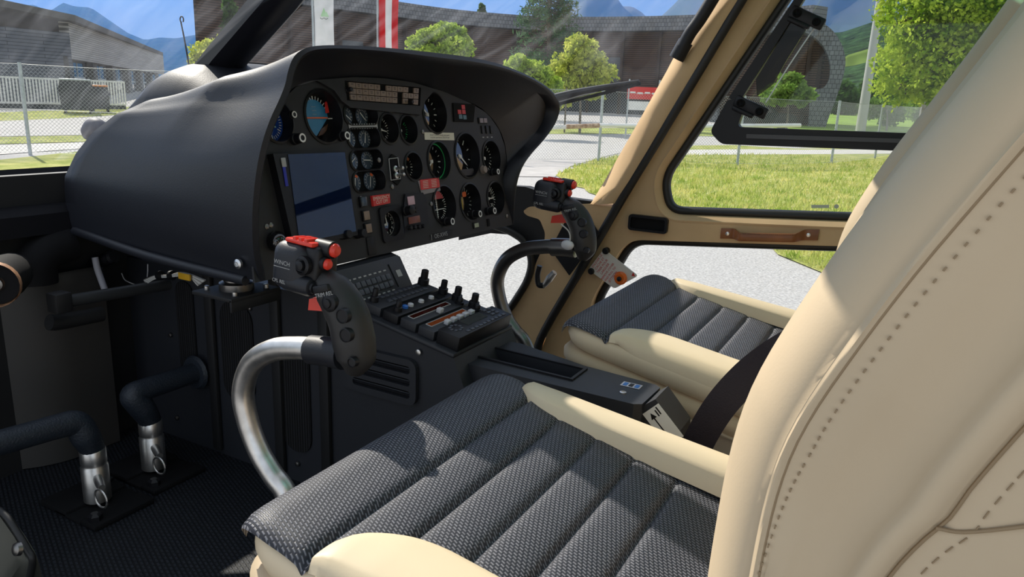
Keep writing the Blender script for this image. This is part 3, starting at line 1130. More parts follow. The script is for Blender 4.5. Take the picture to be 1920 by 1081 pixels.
# lever cover with its arrow label behind the arm
q0, q1, q2, q3 = [onY(*p, 0.975) for p in ((1200, 768), (1236, 734), (1284, 796), (1268, 824))]
lv = MB()
lv.grid([[a + Vector((0, -0.028, 0)), a + Vector((0, 0.028, 0))] for a in (q1 + Vector((-0.02, 0, -0.02)), q1, q2, q3, q0 + Vector((-0.02, 0, -0.06)))])
sec = [q1 + Vector((-0.02, 0, -0.02)), q1 + Vector((0.004, 0, 0.0)), q2, q2 + Vector((0.0, 0, -0.05)), q1 + Vector((-0.03, 0, -0.12))]
lv = MB().grid([[a + Vector((0, dy, 0)) for a in sec] for dy in (-0.03, 0.03)])
n5 = len(sec)
lv.add([a + Vector((0, -0.03, 0)) for a in sec], [list(range(n5))])
lv.add([a + Vector((0, 0.03, 0)) for a in sec], [list(range(n5))[::-1]])
lo = lv.build('lever_cover', M_cons, cons, smooth=False)
t = (q2 - q1).normalized()
LF = frame(onY(1235, 790, 0.944), (t.x, 0, t.z), (0, -1, 0))
LF = frame(q1.lerp(q2, 0.45) + Vector((0, -0.0312, -0.0165)), (t.x, 0, t.z), (0, -1, 0))
st = MB().box((0, 0, 0), (0.056, 0.030, 0.001), LF).build('direction_label', M_white, lo)
m = MB().box((0.0, -0.004, 0.0008), (0.034, 0.0018, 0.0004), LF)
for s in (-1, 1):
    m.add([(s * 0.023, -0.004, 0.0009), (s * 0.014, 0.001, 0.0009), (s * 0.014, -0.009, 0.0009)], [[0, 1, 2] if s < 0 else [0, 2, 1]], LF)
m.box((-0.02, 0.0085, 0.0008), (0.012, 0.002, 0.0004), LF).box((-0.018, 0.0045, 0.0008), (0.010, 0.002, 0.0004), LF)
m.build('label_arrow', M_black, st)
# near side: louvre, screw, skirting ribs
SF = frame(W(0, YN - 0.001, 0), (1, 0, 0), (0, -1, 0))


def sxz(px, py, y=YN):
    p = onY(px, py, y)
    return (p.x, p.z - 1.4)


c0 = sxz(716, 700)
lg = MB().prism(rrect(c0[0], c0[1], 0.150, 0.078, 0.016, 5), 0.008, SF @ Matrix.Translation((0, 0, 0.008)), [rrect(c0[0] + 0.004, c0[1] + 0.021 - 0.021 * k, 0.118, 0.013, 0.005, 4) for k in range(3)]).build('louvre_panel', M_cons, cons, smooth=False)
MB().flat(rrect(c0[0], c0[1], 0.14, 0.07, 0.012, 4), SF @ Matrix.Translation((0, 0, 0.0012))).build('louvre_backing', M_blackmat, lg, smooth=False)
for k in range(3):
    MB().box((0, 0, 0), (0.116, 0.010, 0.0015), SF @ Matrix.Translation((c0[0] + 0.004, c0[1] + 0.021 - 0.021 * k, 0.005)) @ Matrix.Rotation(0.7, 4, 'X')).build('louvre_slat', M_cons, lg)
p = sxz(787, 659)
MB().lathe([(0.005, 0), (0.005, 0.002), (0.003, 0.003)], SF @ Matrix.Translation((p[0], p[1], 0.002)), 14).build('side_screw', M_steel, cons)
for px, py, w, h in ((556, 740, 0.07, 0.22), (447, 660, 0.085, 0.20), (352, 620, 0.05, 0.2)):
    p = sxz(px, py)
    MB().prism(rrect(p[0], p[1], w, h, min(w, h) * 0.45, 6), 0.002, SF @ Matrix.Translation((0, 0, 0.002))).build('mesh_vent', M_mesh, cons, smooth=False)
for px in (398, 520, 610):
    p = sxz(px, 600)
    MB().box((p[0], -0.5, 0.004), (0.022, 0.38, 0.010), SF, 0.004).build('stiffening_rib', M_foot, cons)
m = 0
for px, py in ((334, 782), (412, 812), (445, 575), (470, 577), (560, 868), (322, 627), (500, 560)):
    p = sxz(px, py)
    MB().lathe([(0.005, 0), (0.0045, 0.003), (0.002, 0.004)], SF @ Matrix.Translation((p[0], p[1], 0.001)), 10).build('side_rivet', M_dsteel, cons)

# ================================================================== CYCLIC STICKS
YC = 0.648


def cyc(px, py, dy=0):
    return onY(px, py, YC + dy)


def make_cyclic():
    t = thing('cyclic_stick', 'nearer cyclic stick, bright steel bow with a black pistol grip', 'control stick', onY(520, 905, YC))
    base = cyc(533, 918)
    pts = [W(base.x + 0.022, YC, -0.695), W(base.x + 0.022, YC, base.z - 1.4 - 0.08), W(base.x + 0.017, YC, base.z - 1.4 - 0.035), base] + [cyc(*p) for p in ((512, 890), (487, 848), (466, 793), (456, 735), (472, 682), (512, 656), (560, 652), (598, 655))]
    MB().tube(pts, 0.0148, 20, 8).build('stick_tube', M_steel, t)
    MB().tube([cyc(584, 655), cyc(612, 658), cyc(645, 664)], [0.0185, 0.0185, 0.019], 20, 4).build('collar', M_hood, t)
    MB().lathe([(0.005, 0), (0.004, 0.004)], frame(cyc(610, 638), (1, 0, 0), (0, 0, 1)), 12).build('collar_screw', M_black, t)
    g = MB()
    pts = [cyc(*p) for p in ((664, 699), (668, 672), (664, 640), (656, 602), (642, 570), (624, 543), (606, 524), (592, 512))]
    g.tube(pts, [0.010, 0.0235, 0.026, 0.0255, 0.025, 0.0225, 0.016, 0.010], 22, 6, flat=0.86)
    grip = g.build('grip', M_grip, t)
    # thumb pads and legends on the flank that faces the camera
    for px, py, r, nm in ((617, 568, 0.0105, 'trim_release_button'), (642, 592, 0.009, 'side_button'), (648, 628, 0.0085, 'side_button'), (660, 679, 0.006, 'grip_screw')):
        p = onY(px, py, YC - 0.0225)
        b = MB().lathe([(r, -0.006), (r, 0.001), (r * 0.8, 0.0025), (r * 0.55, 0.0028), (r * 0.5, 0.005), (r * 0.3, 0.0055)] if 'trim' in nm else [(r, -0.006), (r, 0.0012), (r * 0.86, 0.0016), (r * 0.8, 0.0006)], frame(p, (1, 0, 0), (0, -1, 0.05)), 18)
        b.build(nm, M_black, grip)
    MB().text('TRIM REL', 0.0068, frame(onY(607, 552, YC - 0.0265), (1, 0, 0.32), (0, -1, 0.1)), 0).build('grip_legend', M_dimw, grip)
    MB().box((0, 0, 0), (0.024, 0.009, 0.006), frame(onY(603, 541, YC - 0.022), (1, 0, 0.3), (0, -1, 0.1)), 0.002).build('trim_slider', M_black, grip)
    # head
    hc = cyc(562, 491)
    HF = frame(hc, (1, 0, -0.06), (0, -1, 0.10))
    head = MB().box((0, -0.004, 0), (0.054, 0.060, 0.050), HF, 0.016, 5).build('grip_head', M_hood, t)
    MB().box((0.012, 0.0275, -0.002), (0.044, 0.006, 0.040), HF, 0.0025).build('red_guard', M_redb, head)
    for k in range(3):
        MB().box((0.004 + 0.009 * k, 0.031, 0.008), (0.005, 0.005, 0.018), HF, 0.001).build('guard_switch', M_redb, head)
    MB().box((0.030, 0.004, -0.004), (0.024, 0.044, 0.038), HF, 0.006, 3).build('switch_block', M_black, head)
    hs_ = MB().lathe([(0.0115, 0), (0.0115, 0.006), (0.0085, 0.008), (0.008, 0.004), (0.006, 0.003), (0.0055, 0.010), (0.003, 0.011)], HF @ Matrix.Translation((0.024, 0.002, 0.016)), 20).build('hat_switch', M_black, head)
    for a, b, r, ln in ((0.024, -0.002, 0.0105, 0.018), (0.007, 0.004, 0.0085, 0.014)):
        M = HF @ Matrix.Translation((0.036, a, b)) @ Matrix.Rotation(PI / 2, 4, 'Y')
        s = MB().lathe([(r, -0.01), (r, ln * 0.75), (r * 0.86, ln * 0.8), (r * 0.86, ln * 0.6)], M, 18, capb=False).build('button_housing', M_black, head)
        MB().lathe([(r * 0.8, ln * 0.6), (r * 0.8, ln * 0.95), (r * 0.55, ln * 1.12), (r * 0.15, ln * 1.15)], M, 16).build('red_button', M_redb, head)
    MB().text('WINCH', 0.0075, HF @ Matrix.Translation((-0.004, 0.000, 0.0253)), 0).box((-0.004, -0.0055, 0.0251), (0.026, 0.0006, 0.0003), HF).text('CPL REL', 0.006, HF @ Matrix.Translation((-0.006, -0.0225, 0.0262)), 0).build('head_legend', M_dimw, head)
    lh = MB().lathe([(0.008, -0.020), (0.0115, -0.016), (0.012, 0.020), (0.0105, 0.024), (0.0085, 0.025)], HF @ Matrix.Translation((0.012, -0.0225, 0.0135)) @ Matrix.Rotation(PI / 2, 4, 'Y'), 20).build('lower_housing', M_hood, head)
    MB().lathe([(0.0075, 0), (0.0075, 0.005), (0.005, 0.006), (0.0045, 0.012), (0.002, 0.013)], HF @ Matrix.Translation((0.036, -0.0225, 0.0135)) @ Matrix.Rotation(PI / 2, 4, 'Y'), 14).build('thumb_switch', M_black, head)
    tg = [cyc(573, 562), cyc(571, 583), cyc(612, 586), cyc(604, 558)]
    M = frame(W(0, YC + 0.006, 0), (1, 0, 0), (0, -1, 0))
    MB().prism([(p.x, p.z - 1.4) for p in tg], 0.012, M).build('trigger', M_redb, t)
    return t


cy1 = make_cyclic()
cy2 = copy_tree(cy1, (-0.006, 0.70, 0.022), 'farther cyclic stick, dull grey bow with a black grip by the far door')
for c in cy2.children:
    if c.name.startswith('stick_tube'):
        c.data = c.data.copy()
        c.data.materials[0] = M_dsteel
    if c.name.startswith('collar') and 'screw' not in c.name:
        c.data = c.data.copy()
        c.data.materials[0] = M_dsteel
YC2 = YC + 0.70
pts = [onY(*p, YC2 - 0.03) for p in ((1052, 420), (1066, 433), (1069, 448), (1063, 462))]
MB().tube(pts, 0.0014, 8, 6).build('cable_sleeve', mat('pale_sleeve', (0.5, 0.48, 0.45), 0.5), cy2)
MB().ball(onY(1064, 459, YC2 - 0.03), (0.014, 0.008, 0.010)).build('sleeve_wrap', M_keyw, cy2)
pts = [onY(*p, YC2) for p in ((1012, 498), (1008, 515), (1010, 533), (1020, 535))]
MB().tube(pts, 0.006, 10, 6).build('coiled_lead', M_black, cy2)
for c in list(cy2.children):
    if c.name.startswith('coiled_lead'):
        MB().tube([onY(*p, YC2) for p in ((1020, 535), (1030, 522), (1040, 510))], [0.005, 0.008, 0.006], 10, 4).build('lead_plug', M_steel, c)

# ================================================================== PEDALS
ZF = -0.70


def pedal(name, label, base, bend_px, end_px, flange):
    b = onZ(*base, 1.4 + ZF)
    t = thing(name, label, 'pedal', b)
    bend = onX(*bend_px, b.x)
    end = onP(*end_px, b, Vector((1, 0, 0)))
    end = onX(*end_px, b.x - 0.0)
    low = b + Vector((0, 0, 0.105))
    mid = low.lerp(bend, 0.5) + Vector((0.004, 0, 0))
    tw = (end - bend).normalized()
    MB().tube([b + Vector((0, 0, 0.09)), low, mid, bend - (bend - mid) * 0.12, bend + tw * 0.03, bend.lerp(end, 0.5), end], [0.019, 0.019, 0.0225, 0.021, 0.020, 0.0195, 0.0195], 18, 8).build('pedal_bar', M_crinkle, t)
    s = MB().lathe([(0.0215, 0.0), (0.0215, 0.062), (0.020, 0.064), (0.020, 0.068), (0.0205, 0.07), (0.0205, 0.092), (0.019, 0.094)], Matrix.Translation(b + Vector((0, 0, 0.012))), 22).build('pedal_socket', M_steel, t)
    d = Vector((0.85, -0.35, -0.12)).normalized()
    o = b + Vector((0, 0, 0.062))
    pin = MB().tube([o + d * 0.015, o + d * 0.038, o + d * 0.052], [0.0075, 0.0075, 0.006], 14, 1).build('quick_release_pin', M_steel, t)
    rc = o + d * 0.058 + Vector((0, 0, -0.014))
    ring = [rc + Vector((0.016 * math.cos(a), -0.004, 0.016 * math.sin(a))) for a in [2 * PI * k / 20 for k in range(21)]]
    MB().tube(ring, 0.0017, 8, 1, cap=False).build('pull_ring', M_steel, pin)
    MB().box(b + Vector((-0.04, 0.0, 0.006)), (0.075, 0.108, 0.012), None, 0.003).box(b + Vector((0.055, 0, 0.005)), (0.04, 0.108, 0.010), None, 0.003).box(b + Vector((0, 0, 0.003)), (0.07, 0.108, 0.006), None, 0.001).build('floor_bracket', M_blackmat, t)
    for dx, dy in ((0.055, -0.04), (-0.04, 0.042)):
        MB().lathe([(0.011, 0), (0.011, 0.008), (0.006, 0.012)], Matrix.Translation(b + Vector((dx, dy, 0.010))), 6).build('bracket_bolt', M_black, t)
    if flange:
        MB().lathe([(0.030, 0.0), (0.034, 0.006), (0.030, 0.012), (0.02, 0.014)], frame(end - tw * 0.012, (1, 0, 0), tw), 22).build('end_flange', M_crinkle, t)
    return t


pedal('rudder_pedal', 'left rudder pedal, dark crinkle bar running off the left edge', (185, 945), (140, 790), (-30, 838), False)
pedal('rudder_pedal', 'right rudder pedal, dark crinkle bar ending in a round flange', (290, 885), (246, 738), (372, 696), True)

# ================================================================== FLOOR, FRONT WALL, FOOTWELL
bpy.data.objects
fl = MB().box((0.0, 0.86, 1.4 + ZF - 0.015), (2.76, 1.84, 0.03)).build('floor', M_mat)
struct(fl, 'black ribbed floor mat of the cockpit', 'floor')
wf = MB().box((-1.385, 0.46, 1.4 - 0.43), (0.02, 1.0, 0.54)).build('wall_front', M_foot)
struct(wf, 'black footwell bulkhead in front of the pedals', 'wall')
# ledge under the windscreen on the near side
ld = []
for k in range(14):
    y = -0.10 + 1.3 * k / 13
    xf = -1.42 - 0.16 * math.sin(PI * min(1, max(0, (y + 0.1) / 2.2))) ** 0.7
    ld.append([W(-1.33, y, -0.26), W(-1.335, y, -0.225), W(-1.35, y, -0.215), W(xf - 0.03, y, -0.195), W(xf - 0.045, y, -0.175), W(xf - 0.06, y, -0.180), W(xf - 0.07, y, -0.40)])
tr = MB().grid(ld).build('trim_1', mat('black_sill', (0.006, 0.006, 0.008), 0.7, spec=0.15))
struct(tr, 'glossy black sill along the foot of the left windscreen', 'sill')
# rounded footwell cover at the left
cov = thing('footwell_cover', 'rounded dark grey upright cover at the left behind the pedal bar', 'cover', W(-1.36, 0.55, ZF))
rows = []
for z in (-0.698, -0.69, -0.36, -0.34, -0.335):
    k = 0.0 if z < -0.34 else (z + 0.34) * 1.2
    row = []
    for j in range(17):
        a = PI / 2 * j / 16
        row.append(W(-1.50 + (0.165 - k) * math.sin(a), 0.76 - (0.15 - k) * math.cos(a), z))
    row = [W(-1.90, 0.61 + k, z), W(-1.65, 0.61 + k, z)] + row + [W(-1.335 - k, 0.83, z), W(-1.345 - k, 0.835, z), W(-1.50, 0.835, z)]
    rows.append(row)
MB().grid(rows, cap1=False).build('cover_shell', mat('dark_taupe_paint', (0.036, 0.033, 0.030), 0.6), cov, angle=60)
MB().tube([onX(*p, -1.345) for p in ((70, 530), (68, 495), (88, 470), (130, 455))], [0.033, 0.034, 0.034, 0.033], 18, 6).build('duct_elbow', M_blackmat, cov)
vn = thing('ventilation_nozzle', 'black air nozzle with a frayed copper-coloured rim at the left edge', 'nozzle', onX(0, 520, -1.2))
a, b = onX(-8, 532, -1.20), onX(20, 510, -1.27)
dd = (b - a).normalized()
MB().tube([a, a.lerp(b, 0.5), b, b + dd * 0.02], [0.032, 0.034, 0.032, 0.028], 22, 3).build('nozzle_tube', M_blackmat, vn)
MB().lathe([(0.025, -0.004), (0.032, -0.006), (0.035, 0.002), (0.034, 0.014)], frame(a, (0, 0, 1), -dd), 24, capa=False, capb=False).build('copper_rim', mat('copper_rim', (0.45, 0.24, 0.13), 0.5, var=(90, 0.5)), vn)
MB().lathe([(0.027, -0.01), (0.012, 0.0), (0.010, 0.006), (0.003, 0.008)], frame(a, (0, 0, 1), -dd), 20).build('nozzle_hub', M_dsteel, vn)
# hoses, crossbar and the wire bundle beneath the hood
hz = thing('white_hose', 'white plastic hose curving down beneath the hood', 'hose', onY(200, 548, 0.815))
MB().tube([onY(*p, 0.815) for p in ((178, 482), (183, 505), (192, 530), (202, 556))], 0.006, 10, 5).build('hose_tube', mat('grey_white_hose', (0.40, 0.40, 0.44), 0.5), hz)
hb = thing('black_corrugated_hose', 'black ribbed hose bending behind the white hose', 'hose', onY(140, 560, 0.835))
m = MB()
hp, _ = catmull([onY(*p, 0.835) for p in ((215, 480), (165, 500), (142, 530), (136, 560))], [0] * 4, 14)
for k, p in enumerate(hp):
    pass
m.tube(hp, [0.013 if k % 2 else 0.0105 for k in range(len(hp))], 12, 1)
m.build('hose_tube', M_black, hb)
cb = thing('torque_tube', 'dark horizontal tube crossing the footwell below the hood', 'tube', onX(120, 570, -1.25))
MB().tube([onX(105, 568, -1.25), onX(200, 552, -1.25), onX(320, 532, -1.25)], 0.011, 14, 3).build('tube_bar', mat('dark_grey_tube', (0.03, 0.032, 0.034), 0.5), cb)
MB().box(onX(112, 566, -1.25), (0.03, 0.03, 0.035), None, 0.004).build('tube_clamp', M_foot, cb)
MB().tube([onX(92, 604, -1.27), onX(115, 603, -1.27), onX(190, 588, -1.27)], 0.014, 14, 3).build('lower_bar', M_foot, cb)
wb = thing('wire_bundle', 'bundle of white wires with a yellow tag under the hood', 'wires', onY(310, 520, 0.86))
for k in range(8):
    j = (k - 3.5) * 0.9
    MB().tube([onY(270 + k * 0.7, 528 + j, 0.86), onY(292, 519 + j * 0.8, 0.857), onY(318, 517 + j * 0.55, 0.855), onY(345 + k, 514 + j, 0.85), onY(385 - k * 2, 530 + j * 1.5, 0.84)], 0.0013, 6, 5).build('wire', M_white if k % 3 else mat('grey_wire', (0.35, 0.33, 0.3), 0.5), wb)
for px in (300, 322):
    MB().tube([onY(px - 2, 516, 0.855), onY(px + 2, 516, 0.855)], 0.009, 12, 1).build('cable_tie', M_black, wb)
MB().box(onY(346, 518, 0.84), (0.03, 0.004, 0.012), None, 0.001).build('yellow_tag', mat('yellow_tag', (0.75, 0.42, 0.02), 0.5), wb)
for a in (((228, 512), (235, 525), (255, 534)), ((277, 495), (277, 508), (276, 519))):
    MB().tube([onY(*p, 0.88) for p in a], 0.001, 6, 4).build('loose_wire', M_keyw, wb)
# near door threshold at the bottom left
kp = thing('door_latch_plate', 'curved olive metal plate with a dark rubber edge at the bottom left', 'plate', W(-0.95, 0.45, -0.66))
pp = [onY(*p, 0.44) for p in ((-40, 940), (0, 968), (26, 1005), (44, 1035), (52, 1055), (44, 1100), (36, 1150))]
rows = [[p, p + Vector((-0.01, 0.03, -0.01)), p + Vector((-0.012, 0.034, -0.03))] for p in pp]
MB().grid([[p + Vector((-0.03, -0.02, -0.04)), p + Vector((-0.012, -0.004, -0.006)), p, p + Vector((0.002, 0.012, -0.004)), p + Vector((-0.01, 0.02, -0.04))] for p in pp]).build('metal_plate', mat('olive_metal', (0.10, 0.10, 0.085), 0.4, metal=0.6), kp, angle=60)
MB().tube([p + Vector((0.004, 0.004, 0.002)) for p in pp], 0.0045, 10, 5).build('rubber_edge', M_seal, kp)
MB().lathe([(0.009, 0), (0.008, 0.005), (0.004, 0.007)], frame(onY(36, 1028, 0.43), (1, 0, 0), (0, -1, 0.3)), 14).build('plate_screw', M_dsteel, kp)

# ================================================================== SEATS
GR = (-0.397, -0.347, -0.295, -0.243, -0.190)      # sewn grooves across the cushion
SY = 0.6135                                           # seat centre line


def ztop(x):
    return -0.358 - 0.22 * (x + 0.46)


XF = [(-0.46, -0.068), (-0.40, -0.073), (-0.30, -0.078), (-0.21, -0.075), (-0.168, -0.070), (-0.134, -0.060), (-0.107, -0.048), (-0.07, -0.032), (-0.04, -0.017), (0.0, 0.005), (0.035, 0.024), (0.1, 0.058), (0.2, 0.105), (0.3, 0.150), (0.42, 0.19)]


def yin_(x, sd):
    """inner edge of a side bolster, measured from the seat's centre line"""
    e = x + (0.400 if sd < 0 else 0.425)
    w = 0.088 if sd < 0 else 0.052
    return 0.2225 - (0.002 + w * math.sqrt(max(0, 1 - (1 - min(1, max(0, e) / (0.10 if sd < 0 else 0.075))) ** 2)) + 0.008 * min(1, max(0, e) / 0.3))


def make_seat():
    t = thing('cockpit_seat', 'nearer cream leather seat with a dark woven cushion, filling the foreground', 'seat', W(-0.27, SY, ZF))
    # woven centre of the cushion
    rows = []
    xs = sorted(set([-0.486 + 0.0055 * i for i in range(76)] + [g + d for g in GR for d in (-0.004, -0.002, 0, 0.002, 0.004)]))
    for x in xs:
        hw = 0.2235
        e = x + 0.486
        if e < 0.05:
            hw -= 0.022 * (1 - math.sqrt(max(0, 1 - (1 - e / 0.05) ** 2)))
        row = []
        lim = [hw, hw]
        if x > -0.39:
            lim = [min(hw, yin_(x, -1) + 0.010), min(hw, yin_(x, 1) + 0.010)]
        ys = [(-lim[0] - 0.001, 1)] + [(-lim[0] + (lim[0] + lim[1]) * j / 40, 0) for j in range(41)] + [(lim[1] + 0.001, 1)]
        for yy, sunk in ys:
            y = SY + yy
            z = ztop(x)
            # rolled nose and side edges
            if e < 0.045:
                z -= 0.034 * (1 - math.sqrt(max(0, 1 - (1 - e / 0.045) ** 2)))
            ds = hw - abs(yy)
            if ds < 0.03:
                z -= 0.007 * (1 - math.sqrt(max(0, 1 - (1 - max(0, ds) / 0.03) ** 2)))
            dg = min(abs(x - g) for g in GR)
            if x > GR[0] - 0.03:
                fd = max(0, min(1, (lim[1] - 0.008 - yy) / 0.03)) if yy > 0 else 1
                z -= 0.006 * math.exp(-(dg / 0.0035) ** 2) * (0.25 + 0.75 * fd)
                z += 0.002 * min(1, dg / 0.02) * fd
            else:
                z += 0.002
            if sunk:
                z -= 0.022 if x > -0.38 else 0.003
            row.append(W(x, y, z))
        rows.append(row)
    MB().grid(rows).build('seat_cushion', M_fabric, t, angle=80)
    # side bolsters, one each side
    for sd in (-1, 1):
        rows = []
        N = 40
        x0 = -0.400 if sd < 0 else -0.425
        for i in range(1, N + 1):
            x = x0 + (-0.065 - x0) * (i / N)
            e = x - x0
            k = min(1, e / 0.06)
            yin = yin_(x, sd)
            hb = 0.004 + 0.004 * k + (0.6 if sd < 0 else 1.0) * max(0, (-0.360 - 0.12 * (x + 0.417)) - ztop(x))
            hb *= min(1, (e + 0.001) / 0.02)
            yo = 0.2225
            row = []
            zb = ztop(x)
            M = 14
            for j in range(M + 1):
                s = j / M
                y = yin + (yo - yin) * s
                bulge = math.sin(PI * min(1, 0.06 + s * 0.90)) ** 0.35
                row.append(W(x, SY + sd * y, zb - 0.004 + hb * bulge - 0.010 * max(0, s - 0.85) / 0.15))
            row[0] = row[0] + Vector((0, 0, -0.016))
            row.append(W(x, SY + sd * (yo + 0.001 - 0.006 * (1 - k)), ztop(x) - 0.022 * k))
            rows.append(row if sd < 0 else row[::-1])
        MB().grid(rows).build('side_bolster', M_leather, t, angle=70)
    # cushion flank, base band with piping, skirt

    def outline(off, r=0.05, x1=-0.055):
        return rrect((-0.476 + x1) / 2, SY, x1 + 0.476 + 2 * off, 0.440 + 2 * off, r, 8)

    def shell(levels, sl=0.20):
        rows = []
        for off, z, k in levels:
            rows.append([W(p[0], p[1], z - k * sl * (p[0] + 0.46)) for p in outline(off)])
        return MB().grid(rows, closed=True)
    shell([(-0.016, -0.369, 1), (0.0, -0.3705, 1), (0.004, -0.378, 1), (0.005, -0.389, 1), (0.001, -0.403, 1), (-0.012, -0.411, 1)]).build('cushion_flank', M_leather, t, angle=80)
    shell([(-0.014, -0.408, 1), (0.002, -0.412, 1), (0.009, -0.421, 1), (0.009, -0.432, 1), (0.003, -0.442, 1)]).build('base_band', M_leather2, t, angle=80)
    pp = [W(p[0], p[1], -0.4430 - 0.20 * (p[0] + 0.46)) for p in outline(0.004)]
    MB().tube(pp + [pp[0]], 0.0032, 8, 1, cap=False).build('base_piping', M_skirt, t)
    shell([(0.002, -0.441, 1), (-0.004, -0.49, 1), (-0.03, -0.699, 0)]).build('seat_skirt', M_skirt, t, angle=80)
    # backrest
    zs = [-0.455 + 0.0125 * i for i in range(56)]

    def fr(z):
        x = interp(z, XF)
        e = 0.02
        tx, tz = interp(z + e, XF) - interp(z - e, XF), 2 * e
        for _ in range(1):
            l = math.hypot(tx, tz)
        return x, tx / l, tz / l

    # smooth the profile
    prof = [fr(z) for z in zs]
    px_ = [p[0] for p in prof]
    for _ in range(4):
        px_ = [px_[0]] + [(px_[i - 1] + 2 * px_[i] + px_[i + 1]) / 4 for i in range(1, len(px_) - 1)] + [px_[-1]]
    tan = []
    for i in range(len(zs)):
        a, b = max(0, i - 2), min(len(zs) - 1, i + 2)
        dx, dz = px_[b] - px_[a], zs[b] - zs[a]
        l = math.hypot(dx, dz)
        tan.append((dx / l, dz / l))
    HALF = [(0.000, 0.030), (0.090, 0.029), (0.130, 0.024), (0.150, 0.014), (0.168, 0.004), (0.190, 0.000), (0.215, 0.000), (0.236, 0.005), (0.249, 0.0145), (0.2550, 0.024), (0.2555, 0.0278), (0.2590, 0.0290), (0.2597, 0.0305), (0.2580, 0.0325), (0.2570, 0.036), (0.258, 0.045), (0.2545, 0.058), (0.2525, 0.070), (0.2535, 0.082), (0.2585, 0.0885), (0.2645, 0.0905), (0.2655, 0.0955), (0.2640, 0.1020), (0.2585, 0.1050), (0.2580, 0.1075), (0.2600, 0.112), (0.2600, 0.150), (0.2540, 0.180), (0.235, 0.200), (0.15, 0.208), (0.0, 0.21)]

    def sec(i, pts, sd):
        z = zs[i]
        f = 0.74 + 0.26 * max(0, min(1, (z + 0.27) / 0.11))
        tx, tz = tan[i]
        tp = max(0, min(1, (zs[-1] - z) / 0.05))
        out = []
        for y, d in pts:
            dd = d * f if d > 0.04 else d
            if 0.03 < d < 0.088:
                y -= max(0, math.sin(z * 33 + 0.9) + 0.5 * math.sin(z * 71 + d * 60)) * 0.0032 * math.sin(PI * (d - 0.03) / 0.058)
            elif d < 0.03 and y > 0.2:
                y += 0.0012 * math.sin(z * 40 + d * 50)
            out.append(W(px_[i] + tz * dd, SY + 0.017 + sd * y * (0.92 + 0.08 * tp) * 0.985, z - tx * dd))
        return out
    rows = []
    for i in range(len(zs)):
        rows.append(sec(i, HALF, -1) + sec(i, HALF[1:-1], 1)[::-1])
    MB().grid(rows, closed=True, cap0=True, cap1=True).build('backrest', M_leather2, t, angle=75)
    # woven centre of the backrest
    rows = []
    for i in range(6, len(zs) - 6):
        ins = [(0.126, 0.023), (0.11, 0.019), (0.06, 0.017), (0.0, 0.016)]
        g = 0.006 * math.exp(-(((zs[i] + 0.2) % 0.1 - 0.05) / 0.006) ** 2)
        q = [(y, d + g) for y, d in ins]
        rows.append(sec(i, q, -1) + sec(i, q[:-1], 1)[::-1])
    MB().grid(rows).build('backrest_insert', M_fabric, t, angle=80)
    # seams on both flanks
    for sd in (-1, 1):
        m = MB()
        m.tube([sec(i, [(0.2575, 0.0335)], sd)[0] for i in range(0, len(zs), 2)], 0.0007, 6, 2)
        m.tube([sec(i, [(0.2590, 0.1072)], sd)[0] for i in range(0, len(zs), 2)], 0.0009, 6, 2)
        m.build('seam_cord', M_thread, t)
        m = MB()
        for (yy, dd_, wd, ln, st) in ((0.2586, 0.0415, 0.0009, 0.0022, 0.0054), (0.2606, 0.118, 0.0006, 0.0045, 0.0075)):
            path, _ = catmull([sec(i, [(yy, dd_)], sd)[0] for i in range(len(zs))], [0] * len(zs), 6)
            acc = 0
            for p, q in zip(path, path[1:]):
                acc += float(np.linalg.norm(q - p))
                if acc >= st:
                    acc = 0
                    tt = Vector(q - p).normalized()
                    m.box((0, 0, 0), (wd, ln, 0.0007), frame(Vector(q), (tt.z, 0, -tt.x), (0, sd, 0)))
        o = m.build('flank_stitching', M_thread, t)
        o['kind'] = 'stuff'
        # map pocket seam crossing the rear flank
        iz = min(range(len(zs)), key=lambda i: abs(zs[i] + 0.152))
        a = sec(iz - 1, [(0.2602, 0.106)], sd)[0]
        b = sec(iz, [(0.2608, 0.118)], sd)[0]
        c = sec(iz + 4, [(0.2612, 0.15)], sd)[0]
        d = sec(iz + 7, [(0.2575, 0.178)], sd)[0]
        MB().tube([a, b, c, d], 0.0010, 8, 6).build('pocket_seam', M_thread, t)
    return t


seat1 = make_seat()
seat2 = copy_tree(seat1, (-0.012, 0.70, 0.006), 'farther cream leather seat with a dark woven cushion, beside the far door')
# belt between the seats
bt = thing('seat_belt', 'dark purple-black webbing belt looped down between the two seats', 'seat belt', onY(1310, 850, 0.955))
pth = [onY(1292, 868, 0.955), onY(1318, 812, 0.95), onY(1352, 758, 0.945), onY(1400, 706, 0.938), onY(1450, 668, 0.925), onY(1500, 640, 0.90)]
pth, _ = catmull(pth, [0] * len(pth), 6)
rows = []
for i, p in enumerate(pth):
    p = Vector(p)
    tn = Vector(pth[min(i + 1, len(pth) - 1)]) - Vector(pth[max(0, i - 1)])
    sv = tn.cross(Vector((0, -1, 0.35))).normalized() * 0.021
    nn = Vector((0, -0.0008, 0.0003))
    rows.append([p - sv + nn, p + nn * 1.6, p + sv + nn, p + sv - nn, p - nn, p - sv - nn])
MB().grid(rows, closed=True, cap0=True, cap1=True).build('belt_webbing', M_belt, bt, angle=60)

# ================================================================== FAR DOOR
YD = 1.735
DF = frame(W(0, YD, 0), (1, 0, 0), (0, -1, 0))


def dz(px, py, y=YD):
    p = onY(px, py, y)
    return (p.x, p.z - 1.4)


